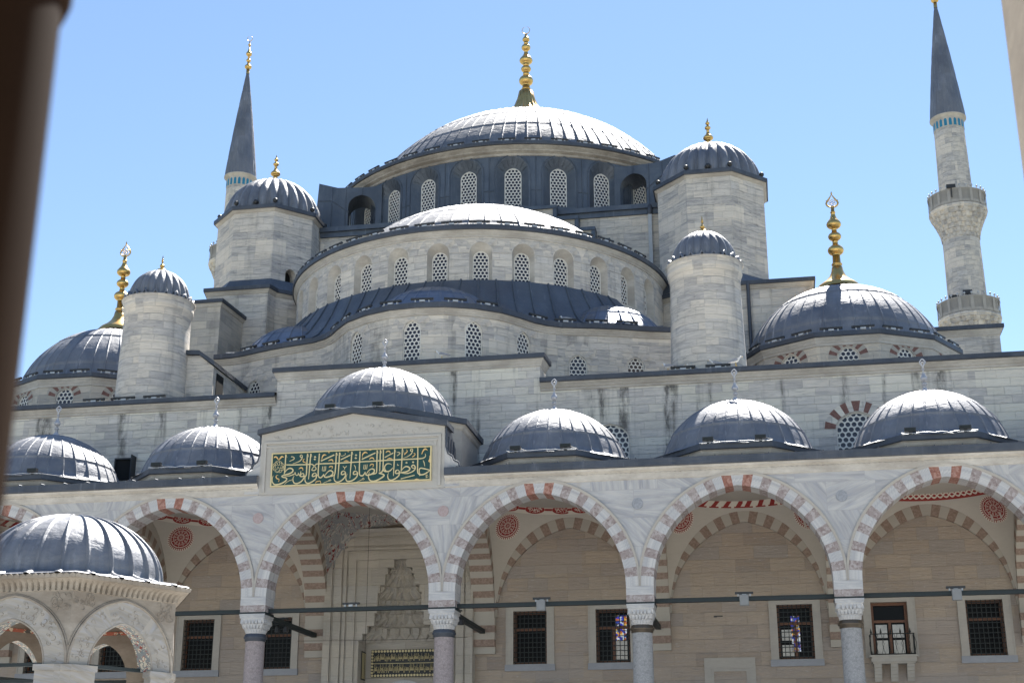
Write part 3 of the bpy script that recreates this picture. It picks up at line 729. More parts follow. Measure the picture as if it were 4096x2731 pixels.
# --- main drum, dome
MC = 36.2; mp = Path(arc(0, MC, 12.15, -180, 180, 240)); um = lambda deg: (deg + 180) / 360 * mp.L
FM = lambda u, z, d: (*mp.at(u, d), z)
MW = [k * 12.6 + 6.3 for k in range(-7, 7)]
b = PB()
ho = [(opening(um(d), 34.35, 1.85, 36.5, .92, 9, .06), .42, opening(um(d), 34.42, .95, 36.35, .48, 9, .15)) for d in MW]
wall(b, FM, um(-92), um(92), 33.0, 37.42, ho, .5)
for d in MW:     # hood roll and radiating seams
    A = [(um(d) + x, 36.5 + z) for x, z in arch(1.02, 1.0, 10, .06)]; b.tube([FM(um(d) - 1.02, 33.6, .02)] + [FM(u, z, .02) for u, z in A] + [FM(um(d) + 1.02, 33.6, .02)], .022, 6)
    for x, z in arch(.6, .6, 4, .06)[1:-1]: b.tube([FM(um(d) + x * .92, 36.4 + z * .95, -.30), FM(um(d) + x * 1.55, 36.5 + z * 1.5, .01)], .010, 4)
    for x in (-1.33, 1.33): b.tube([FM(um(d) + x, 33.3, .01), FM(um(d) + x, 37.4, .01)], .03, 5)
    for z in (35.3,): b.tube([FM(um(d) + x, z, .012) for x in (-1.33, -1.15, -1.0)], .02, 5); b.tube([FM(um(d) + x, z, .012) for x in (1.0, 1.15, 1.33)], .02, 5)
md = b.build('main_drum', 'lead_dark')
for d in MW:
    q = mp.at(um(d), -.41); window(md, *loc(q.x, q.y, 34.45), mp.ang(um(d)), .96, 1.92, .48, .205)
for o, nm in zip(eave(mp, 38.15, md, .5, .2, .52, 'oldcornice', us=[um(-150 + 2 * i) for i in range(151)], back=1.), 'ab'): o.location = (0, -36.2, 0)
b = PB(); dome(b, 11.25, 7.25, 38.15, (0, MC), 86, .11, .05, (.09, .24, .39, .54, .69, .84), M_=36, flare=.9); mdome = b.build('main_dome', 'lead_big')
put('main', mdome, loc(0, MC, 45.3))
# flying buttresses with arched openings, clad in lead
for sx in (-1, 1):
    ph = radians(75); ax = (sx * sin(ph), -cos(ph)); nx = (-sx * cos(ph), -sin(ph)); O = (sx * 7.12, 26.98)
    X = lambda p, ax=ax, nx=nx, O=O: (O[0] + ax[0] * p[0] + nx[0] * p[1], O[1] + ax[1] * p[0] + nx[1] * p[1], p[2] - (.3 * p[1] if p[2] > 37 else 0))      # p: along, towards the court, z
    b = PB(); hw = .9; L1 = 3.7
    A = [(1.15 + x, 35.75 + z) for x, z in arch(.8, .8, 8, .12)]
    for t in (-hw, hw):
        b.face([X((p[0], t, p[1])) for p in [(0, 33.2), (.35, 33.2)] + A[:9] + [(1.15, 37.3), (0, 37.45)]])
        b.face([X((p[0], t, p[1])) for p in A[8:] + [(1.95, 33.2), (L1 + .2, 33.2), (L1, 37.45), (2.6, 37.22), (1.15, 37.3)]])
    for ed in ([(L1 + .2, 33.2), (L1, 37.45), (2.6, 37.22), (1.15, 37.3), (0, 37.45)], [(.35, 33.2)] + A + [(1.95, 33.2)]):
        for p, q in zip(ed, ed[1:]): b.face([X((p[0], -hw, p[1])), X((q[0], -hw, q[1])), X((q[0], hw, q[1])), X((p[0], hw, p[1]))])
    for r in (1.15, 2.1, 2.9): b.tube([X((r, hw + .01, 36.6 if r < 2 else 33.3)), X((r, hw + .01, 37.25))], .03, 5)
    b.tube([X((1.9, hw + .01, 35.4)), X((2.9, hw + .01, 36.1)), X((3.75, hw + .01, 36.05))], .03, 5)
    b.box(2.2, L1 + 1.2, -hw - .3, hw + .35, 32.9, 34.3, X=X)
    b.build('drum_buttress', 'lead_dark')

# --- octagonal weight towers
def ngon(cx, cy, R, n, ph): return [(cx + R * cos(radians(ph) + tau * k / n), cy + R * sin(radians(ph) + tau * k / n)) for k in range(n)]
def sub(poly, k=6):
    L = []
    for a, c_ in zip(poly, poly[1:] + poly[:1]): L += [(a[0] + (c_[0] - a[0]) * i / k, a[1] + (c_[1] - a[1]) * i / k) for i in range(k)]
    return L
class Poly(Path):
    """closed polygon with mitred offsets (anticlockwise order gives outward offsets)"""
    def __init__(s, pts):
        s.q = [Vector(p) for p in pts]; super().__init__(list(pts) + [pts[0]]); n = len(pts); t = [(s.q[(i + 1) % n] - s.q[i]).normalized() for i in range(n)]
        s.mit = []
        for i in range(n):
            a, b_ = t[i - 1], t[i]; na, nb = Vector((a.y, -a.x)), Vector((b_.y, -b_.x)); k = (na + nb); s.mit.append(k / (1 + na.dot(nb)))
    def at(s, u, d=0.):
        u = u % s.L if u < s.L - 1e-9 else s.L - 1e-9; i = 0
        while i < len(s.c) - 2 and s.c[i + 1] <= u + 1e-9: i += 1
        f = (u - s.c[i]) / (s.c[i + 1] - s.c[i]); n = len(s.q); m_ = s.mit[i].lerp(s.mit[(i + 1) % n], f); return s.q[i].lerp(s.q[(i + 1) % n], f) + m_ * d
for sx in (-1, 1):
    tx, ty = sx * 12.43, 23.1; pl = Poly(ngon(tx, ty, 3.02, 8, 22.5)); b = PB()
    FP = lambda u, z, d, pl=pl: (*pl.at(u, d), z)
    hs = []
    k = 5 if sx > 0 else 6       # small arched window low on an inner face
    um_ = (pl.c[k] + pl.c[k + 1]) / 2; hs.append((opening(um_, 28.72, .62, 29.85, .34), .6, None))
    for i in range(8): wall(b, FP, pl.c[i] + 1e-6, pl.c[i + 1] - 1e-6, 24, 33.4, [h for h in hs if pl.c[i] < um_ < pl.c[i + 1]], 3.)
    tw = b.build('weight_tower', 'towerstone')
    b = PB(); q = pl.at(um_, -.58); a = pl.ang(um_) if False else atan2((pl.q[k + 1] - pl.q[k]).y, (pl.q[k + 1] - pl.q[k]).x)
    Xw = lambda p, q=q, a=a: (q.x + p[0] * cos(a) - p[1] * sin(a), q.y + p[0] * sin(a) + p[1] * cos(a), p[2])
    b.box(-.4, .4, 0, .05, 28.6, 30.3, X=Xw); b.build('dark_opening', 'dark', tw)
    for o in eave(pl, 33.75, tw, .2, .22, .16, us=pl.c, back=.4): o.location = (0, -36.2, 0)
    b = PB(); fluted(b, 2.8, 2.72, 33.75, (tx, ty), 26, .105); td = b.build('tower_dome', 'lead', tw)
    f_ = put('tower', tw, loc(tx, ty, 36.4))
    # base block
    if sx > 0: pts, zb = [(10.6, ty + 5), (9.2, 21.6), (10.87, 20.6), (11.05, 19.9), (17.25, 19.9), (17.25, ty + 5)], 27.25
    else: pts, zb = [(-15.3, ty + 5), (-15.3, 23.0), (-14.45, 19.45), (-11.05, 19.45), (-10.87, 20.15), (-9.2, 21.6), (-10.6, ty + 5)], 28.65
    if sx > 0: pts = pts
    pp = Poly(pts); b = PB(); b.prism(pts, 18.8, zb - .41); bb = b.build('tower_base', 'towerstone')
    for o in eave(pp, zb, bb, .18, .2, .22, us=pp.c, back=1.6): o.location = (0, -36.2, 0)
    # sheet lead apron where the tower meets the base
    b = PB(); po = Poly(ngon(tx, ty, 3.5, 8, 22.5)); pi_ = Poly(ngon(tx, ty, 3.05, 8, 22.5))
    b.grid([[(*po.at(c_), zb + .05) for c_ in po.c[:-1]], [(*pi_.at(c_), zb + .75) for c_ in pi_.c[:-1]]], None, 0, False, True); b.build('lead_apron', 'lead_dark', tw)
# gallery block with a sloping top beside the left tower
b = PB(); b.prism([(-14.8, 16.7), (-12.5, 16.7), (-12.2, 21.9), (-14.8, 21.9)], 18.8, 26.58); gb = b.build('stair_block', 'warmstone')
pp = Poly([(-14.8, 16.7), (-12.5, 16.7), (-12.2, 21.9), (-14.8, 21.9)])
for o in eave(pp, 26.95, gb, .14, .18, .2, us=pp.c, back=1.1): o.location = (0, -36.2, 0)
b = PB(); b.prism([(11.6, 21.0), (14.6, 21.0), (14.6, 27), (11.6, 27)], 18.8, 26.5); b.build('stair_block', 'warmstone')
# low lean-to with a doorway behind the left turret
b = PB(); b.xprism([(-11.6, 18.7), (-9.6, 18.7), (-9.6, 20.95), (-10.3, 21.5), (-11.6, 21.6)], 9.6, 13.6); lt = b.build('lean_to', 'stone')
b = PB(); b.xprism([(-9.52, 20.95), (-9.52, 21.15), (-10.3, 21.72), (-11.7, 21.82), (-11.7, 21.62), (-10.3, 21.52)], 9.45, 13.6); b.build('lead_roof', 'lead_trim', lt)
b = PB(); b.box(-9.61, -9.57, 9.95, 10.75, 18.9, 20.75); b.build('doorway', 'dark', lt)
# --- round stair turrets
for sx in (-1, 1):
    tx, ty = sx * 12.44, 9.47; b = PB()
    b.lathe([(1.60, 18.7), (1.58, 19.2), (1.5, 22.5), (1.5, 23.38), (1.53, 23.42), (1.535, 23.5), (1.58, 23.58), (1.60, 23.64), (1.585, 23.7), (1.59, 24.0), (1.66, 24.04), (1.4, 24.06)], 48, (tx, ty, 0), us=1.5, sm=True); tu = b.build('round_turret', 'stone')
    b = PB(); fluted(b, 1.4, 1.48, 24.2, (tx, ty), 20, .11, hang=.26, M_=14); b.build('turret_dome', 'lead', tu)
    put('turret', tu, loc(tx, ty, 25.62))
# --- corner domes on twelve sided drums
for sx in (-1, 1):
    cx, cy = (18.5, 18.6) if sx > 0 else (-18.8, 18.2); ph = -136.1 if sx > 0 else -136.1 + 2 * (136.1 - 90) + 0
    pts = ngon(cx, cy, 5.22, 12, ph if sx > 0 else (-180 + 136.1)); pl = Poly(pts); FP = lambda u, z, d, pl=pl: (*pl.at(u, d), z)
    b = PB(); vs = []; cw = []
    for i in range(12):
        uc = (pl.c[i] + pl.c[i + 1]) / 2; front = pl.at(uc).y < cy + 1.5
        hs = [(opening(uc, 19.6, .92, 20.95, .52, 8, .12), .1, None)] if front else []
        v = PB()
        if front: vs.append(v); cw.append((uc, i)); fan(v, uc, 20.95, .52, .58, .36, 13, FP, lambda j: j % 2, .012)
        wall(b, FP, pl.c[i] + 1e-6, pl.c[i + 1] - 1e-6, 18.7, 21.7, hs, 4.)
    dr = b.build('corner_drum', 'warmstone'); [v.build('voussoir_ring', ['cream_block', 'brick_red'], dr) for v in vs]
    for uc, i in cw:
        q = pl.at(uc, -.08); e = pl.q[(i + 1) % 12] - pl.q[i]; window(dr, *loc(q.x, q.y, 19.6), atan2(e.y, e.x), .94, 1.35, .53, .215)
    for o in eave(pl, 22.17, dr, .2, .22, .4, us=pl.c, back=.5): o.location = (0, -36.2, 0)
    b = PB(); dome(b, 4.72, 3.9, 22.12, (cx, cy), 42, .085, .042, (.14, .5, .82), M_=24, flare=.22); cdm = b.build('corner_dome', 'lead')
    put('corner', cdm, loc(cx, cy, 26.0))
# far corner masses and side roofs
b = PB(); b.prism([(20.6, 27), (27.1, 27), (27.1, 60), (20.6, 60)], 18.8, 26.1); cb = b.build('side_block', 'stone')
pp = Poly([(20.6, 27), (27.1, 27), (27.1, 60), (20.6, 60)])
for o in eave(pp, 26.6, cb, .2, .22, .34, us=pp.c, back=2.2): o.location = (0, -36.2, 0)
b = PB(); b.face([(20.6, 27, 26.6), (27.1, 27, 26.6), (27.1, 60, 29.6), (20.6, 60, 29.6)]); b.build('lead_roof', 'lead_big', cb)
b = PB(); dome(b, 8.7, 4.75, 28.18, (13.8, MC), 50, .10, .05, (.16, .36, .56, .76), M_=20, flare=.75); b.build('side_half_dome', 'lead_big')
b = PB(); b.prism([(-12, 27), (12, 27), (12, 60), (-12, 60)], 18.8, 33.2); b.build('central_mass', 'towerstone')

# ------------------------------------------------------------------ minarets (far corners of the hall)
def minaret(x, y, label):
    t = thing('minaret', label, 'minaret', (x, y, 0), 'minarets behind the domes')
    b = MB()
    fl = lambda a, i, r: r * (1 - .018 * abs(cos(a * 10)))
    b.lathe([(1.75, 0), (1.72, 20), (1.55, 36)], 80, mod=fl, us=1.5); b.lathe([(1.5, 39.0), (1.42, 46.5)], 80, mod=fl, us=1.5); b.lathe([(1.32, 49.0), (1.2, 55.35)], 80, mod=fl, us=1.5)
    b.build('shaft', 'towerstone', t)
    for zb, r, R in ((39.05, 1.52, 2.35), (48.25, 1.44, 2.22)):
        b = MB(); n = 72; tiers = 6; P = []
        for k in range(tiers):     # stalactite corbel
            q0, q1 = k / tiers, (k + 1) / tiers; e = lambda q: r + (R - r) * (q ** 1.5)
            P += [(e(q0), zb - 2.6 + 2.2 * q0), (e(q0) * .35 + e(q1) * .65, zb - 2.6 + 2.2 * (q0 + .8 / tiers)), (e(q1), zb - 2.6 + 2.2 * (q0 + .85 / tiers))]
        P += [(R, zb - .35), (R + .06, zb - .3), (R + .06, zb - .12), (R - .05, zb - .05), (R - .06, zb)]
        b.lathe(P, n * 2, us=R, mod=lambda a, i, rr: rr * (1 + (.035 * (1 if int(a / tau * 36 + .25 * (i // 3 % 2) * 2) % 2 else -1) if i % 3 != 2 and i < tiers * 3 else 0)), sm=False)
        b.build('balcony_corbel', 'towerstone', t)
        b = MB(); K = 16
        for k in range(K):        # parapet: panels with pierced lattice between little posts
            a0, a1 = tau * k / K, tau * (k + 1) / K
            for q0, q1, rr in ((0, .14, R + .05), (.86, 1, R + .05)):
                u = [a0 + (a1 - a0) * q for q in (q0, q1)]; b.grid([[(rr * sin(a), -rr * cos(a), z) for a in u] for z in (zb - .05, zb + 1.15)], None, 0, False)
            for z0, z1 in ((zb - .05, zb + .2), (zb + .98, zb + 1.15)): b.grid([[((R + .03) * sin(a), -(R + .03) * cos(a), z) for a in (a0, (a0 + a1) / 2, a1)] for z in (z0, z1)], None, 0, False)
            nu, nz = 5, 6; u0, u1 = a0 + (a1 - a0) * .14, a0 + (a1 - a0) * .86
            for i in range(nu + 1):
                a = u0 + (u1 - u0) * i / nu
                for s_ in (-1, 1):
                    for j in range(nz):
                        za, zb_ = zb + .2 + .78 * j / nz, zb + .2 + .78 * (j + 1) / nz; aa = a + (u1 - u0) / nu * .5 * (j % 2) * s_; ab = a + (u1 - u0) / nu * .5 * ((j + 1) % 2) * s_
                        aa, ab = min(max(aa, u0), u1), min(max(ab, u0), u1)
                        b.face([((R) * sin(q), -(R) * cos(q), z) for q, z in ((aa - .012, za), (aa + .012, za), (ab + .012, zb_), (ab - .012, zb_))])
        b.lathe([(R - .12, zb), (R - .12, zb + 1.15), (R + .07, zb + 1.15), (R + .07, zb + 1.08)], 48, sm=False); b.build('balcony_parapet', 'surround', t)
        b = MB(); b.lathe([(.02, 0), (.035, .14), (.085, .17), (.085, .27), (.02, .33)], 7)
        o = b.build('lamp', 'lamp_grey', t)
        for k in range(28):
            a = tau * k / 28; q = o if k == 0 else copy(o, t); q.location = (R * sin(a), -R * cos(a), zb + 1.15)
    b = MB(); b.lathe([(1.2, 55.35), (1.22, 55.4), (1.22, 56.2), (1.3, 56.35), (1.46, 56.45), (1.46, 56.52)], 48, us=1.2); b.build('tile_collar', 'cornice', t)
    b = MB()
    for k in range(20):
        a = tau * k / 20; o = opening(0, 55.45, .23, 55.95, .17, 4); R = 1.225
        b.face([((R + .01) * sin(a + u / R), -(R + .01) * cos(a + u / R), z) for u, z in o])
    b.build('turquoise_tiles', 'turq', t)
    b = MB(); rows = []
    b.lathe([(1.46, 56.5), (1.45, 56.58)], 48)
    b.lathe([(1.40 * (1 - q) + .13 * q + .05 * sin(pi * q), 56.58 + 10.6 * q) for q in [i / 24 for i in range(25)]], 96, mod=lambda a, i, r: r + (.045 * (r + .2) / 1.6 if int(round(a / tau * 96)) % 4 == 0 else 0) - .012 * (int(i) % 4 == 0)); b.build('cone_roof', 'lead', t)
    put('minaret', t, (0, 0, 67.15))
    return t
minaret(30.85, 62.3, 'tall minaret at the right with two balconies, cut off by the top of the photo')
minaret(-30.85, 62.3, 'minaret at the left, its lead cone rising behind the left weight tower')

# ------------------------------------------------------------------ ARCADE
arcade = thing('arcade', 'white and pink marble arcade with pointed arches, lead domes and a green inscription', 'arcade', (0, 0, 0))
AR = lambda mb, name, mats, parent=arcade: mb.build(name, mats, parent)
BAY, ASP, HS, RISE, TH = 6.8, 9.1, 2.935, 3.3, .43
BAYS = range(-3, 5)
def ring(mb, a, rise, th, n, P, y0, y1, pick, lip=.0):
    """voussoirs: P(x, y, z) maps; front, soffit and top faces"""
    A = arch(a, rise, 40, .2); L = [0]
    for p, q in zip(A, A[1:]): L.append(L[-1] + hypot(q[0] - p[0], q[1] - p[1]))
    def at(f):
        s_ = f * L[-1]; i = 0
        while i < len(L) - 2 and L[i + 1] < s_: i += 1
        g_ = (s_ - L[i]) / (L[i + 1] - L[i]); p, q = A[i], A[i + 1]; dx, dz = q[0] - p[0], q[1] - p[1]; l = hypot(dx, dz)
        return p[0] + dx * g_, p[1] + dz * g_, -dz / l, dx / l
    for j in range(n):
        m = pick(j); k = 3; st = []
        for i in range(k + 1): st.append(at((j + i / k) / n))
        for (px, pz, pnx, pnz), (qx, qz, qnx, qnz) in zip(st, st[1:]):
            if abs(px) < 1e-6: pnx, pnz = 0, 1
            if abs(qx) < 1e-6: qnx, qnz = 0, 1
            I = [(px, pz), (qx, qz)]; E = [(px + pnx * th, pz + pnz * th), (qx + qnx * th, qz + qnz * th)]
            uv = [(j * 3.7 + q * .6, w_ + j * 1.3) for q, w_ in ((0, 0), (.2, 0), (.2, th), (0, th))]
            mb.face([P(I[0][0], y0, I[0][1]), P(I[1][0], y0, I[1][1]), P(E[1][0], y0, E[1][1]), P(E[0][0], y0, E[0][1])], uv, m)
            mb.face([P(I[0][0], y1, I[0][1]), P(I[1][0], y1, I[1][1]), P(E[1][0], y1, E[1][1]), P(E[0][0], y1, E[0][1])], uv, m)
            mb.face([P(I[0][0], y0, I[0][1]), P(I[1][0], y0, I[1][1]), P(I[1][0], y1, I[1][1]), P(I[0][0], y1, I[0][1])], [(j * 2.9, 0), (j * 2.9 + .2, 0), (j * 2.9 + .2, y1 - y0), (j * 2.9, y1 - y0)], m)
            mb.face([P(E[0][0], y0, E[0][1]), P(E[1][0], y0, E[1][1]), P(E[1][0], y1, E[1][1]), P(E[0][0], y1, E[0][1])], uv, m)
def offs(a, rise, th, n=40):
    A = arch(a, rise, n // 2, .2); out = []
    for i, p in enumerate(A):
        q0, q1 = A[max(0, i - 1)], A[min(len(A) - 1, i + 1)]; dx, dz = q1[0] - q0[0], q1[1] - q0[1]; l = hypot(dx, dz); out.append((p[0] - dz / l * th, p[1] + dx / l * th))
    out[0] = (-a - th, 0); out[-1] = (a + th, 0)
    return out
def front_pick(n):
    def f(j):
        k = abs(j - n // 2); return 0 if k == 0 else 2 if k == 1 else (0 if k % 2 == 0 else 1)
    return f
NV = 33
E_ = offs(HS, RISE, TH); E2 = offs(HS, RISE, TH + .085)
for k in BAYS:
    cx = k * BAY; P = lambda x, y, z, cx=cx: (cx + x, y, ASP + z)
    b = MB(); ring(b, HS, RISE, TH, NV, P, -.022, .86, front_pick(NV)); ao = AR(b, 'arch', ['white_block', 'pink_block', 'red_block'])
    b = MB()
    for (p, q, r, t) in zip(E_, E_[1:], E2[1:], E2):
        r, t = (max(-3.398, min(3.398, r[0])), r[1]), (max(-3.398, min(3.398, t[0])), t[1])
        b.face([P(p[0], -.045, p[1]), P(q[0], -.045, q[1]), P(r[0], -.06, r[1]), P(t[0], -.06, t[1])]); b.face([P(t[0], -.06, t[1]), P(r[0], -.06, r[1]), P(r[0], 0, r[1]), P(t[0], 0, t[1])]); b.face([P(p[0], -.045, p[1]), P(q[0], -.045, q[1]), P(q[0], -.02, q[1]), P(p[0], -.02, p[1])])
    b.build('moulding', 'surround', ao)
    # spandrel wall
    b = MB(); X = sorted(set([-3.4, 3.4, 0] + [p[0] for p in E_]))
    def low(x):
        if abs(x) >= HS + TH: return 0.
        for p, q in zip(E_, E_[1:]):
            if p[0] <= x <= q[0] + 1e-9 and q[0] > p[0]: return p[1] + (q[1] - p[1]) * (x - p[0]) / (q[0] - p[0])
        return 0.
    for x0, x1 in zip(X, X[1:]):
        for y in (0, .84):
            zz = [low(x0), low(x1)]; b.face([P(x0, y, zz[0]), P(x1, y, zz[1]), P(x1, y, 4.3), P(x0, y, 4.3)])
    AR(b, 'spandrel_wall', 'marble')
# cornice of the arcade, interrupted by the raised centre
for x0, x1 in ((-24, -3.45), (3.45, 31)):
    p = Path([(x0, 0), (x1, 0)]); b = MB(); sweep(b, p, [(.0, 12.72), (.03, 12.74), (.05, 12.98), (.16, 13.05), (.18, 13.13), (0, 13.14)]); o = AR(b, 'cornice', 'cornice')
    b = MB()
    for i in range(int((x1 - x0) / .17)):      # carved leaf frieze
        x = x0 + .17 * (i + .5); b.face([(x - .08, -.052, 12.97), (x, -.035, 12.79), (x + .08, -.052, 12.97)]); b.face([(x - .08, -.052, 12.97), (x, -.085, 12.93), (x + .08, -.052, 12.97)])
    b.build('leaf_frieze', 'cornice', o)
    b = MB(); sweep(b, p, [(-3, 13.62), (.1, 13.42), (.24, 13.40), (.24, 13.16), (.21, 13.12), (.05, 13.12)]); n = int((x1 - x0) / .9)
    for i in range(n): x = x0 + (i + .5) * .9; b.tube([(x, .6, 13.47), (x, -.1, 13.44), (x, -.25, 13.42)], .025, 5)
    AR(b, 'lead_eave', 'lead_trim')
b = MB(); b.face([(-24, .5, 13.45), (31, .5, 13.45), (31, WY, 13.75), (-24, WY, 13.75)]); AR(b, 'lead_roof', 'lead_dark')
b = MB(); b.face([(-24, .84, 13.3), (31, .84, 13.3), (31, WY, 13.3), (-24, WY, 13.3)]); AR(b, 'ceiling', 'vault')

# --- raised centre with gable
GW = 3.42
b = MB(); b.face([(-GW, -.05, 12.72), (GW, -.05, 12.72), (GW, -.05, 14.95), (0, -.05, 15.58), (-GW, -.05, 14.95)])
for sx in (-1, 1): b.face([(sx * GW, -.05, 12.72), (sx * GW, .5, 12.72), (sx * GW, .5, 14.95), (sx * GW, -.05, 14.95)])
gb = AR(b, 'gable_block', 'gablestone')
b = MB()   # inner mouldings and carved ground round the inscription
for x0, x1, z0, z1, y in ((-3.3, 3.3, 14.44, 14.50, -.09), (-3.3, 3.3, 14.58, 14.66, -.11), (-3.3, -3.2, 12.8, 14.66, -.1), (3.2, 3.3, 12.8, 14.66, -.1), (-3.12, 3.12, 14.24, 14.44, -.07)): b.box(x0, x1, y, -.04, z0, z1)
for i in range(36):
    x = -3.06 + .17 * (i + .5); b.face([(x - .08, -.075, 14.42), (x, -.1, 14.36), (x + .08, -.075, 14.42)]); b.face([(x - .08, -.085, 14.27), (x, -.072, 14.41), (x + .08, -.085, 14.27)])
rn = random.Random(5)
for i in range(70):   # shallow carved tendrils in the pediment
    x = rn.uniform(-2.9, 2.9); zt_ = 14.9 + (1 - abs(x) / GW) * .5; z = rn.uniform(14.72, max(14.75, zt_ - .08)); r = rn.uniform(.05, .12); a0 = rn.uniform(0, tau)
    b.tube([(x + r * cos(a0 + t * .7) * (1 - t * .1), -.055, z + r * sin(a0 + t * .7) * (1 - t * .1)) for t in range(7) if z + r < zt_], .006, 4) if z + r < zt_ else None
b.build('carved_moulding', 'gablestone', gb)
b = MB()
for sx in (-1, 1):
    b.xprism([(0, 15.58), (sx * (GW + .12), 14.93), (sx * (GW + .12), 15.12), (0, 15.80)], -.22, .9)
    b.face([(sx * (GW + .01), .2, 13.4), (sx * (GW + .01), 1.7, 13.4), (sx * (GW + .01), 1.7, 14.5), (sx * (GW + .01), .9, 15.0), (sx * (GW + .01), .2, 15.0)])
    for y in (.5, .9, 1.3): b.tube([(sx * (GW + .02), y, 13.45), (sx * (GW + .02), y, 14.7)], .03, 5)
    # scrolled shoulder
    b.tube([(sx * (GW + .05), -.03, 14.9), (sx * (GW + .05), -.03, 14.2), (sx * (GW + .12), -.03, 13.95), (sx * (GW + .28), -.03, 13.85), (sx * (GW + .33), -.03, 13.7), (sx * (GW + .5), -.03, 13.62), (sx * (GW + .55), -.03, 13.45)], .035, 6)
b.build('lead_capping', 'lead_trim', gb)
b = MB()
for sx in (-1, 1): b = MB(); b.xprism([(sx * GW, 12.75), (sx * (GW + .55), 12.75), (sx * (GW + .55), 13.42), (sx * (GW + .45), 13.6), (sx * (GW + .3), 13.66), (sx * (GW + .24), 13.83), (sx * (GW + .1), 13.92), (sx * (GW + .02), 14.2), (sx * GW, 14.7)], -.04, .3); b.build('shoulder', 'marble', gb)

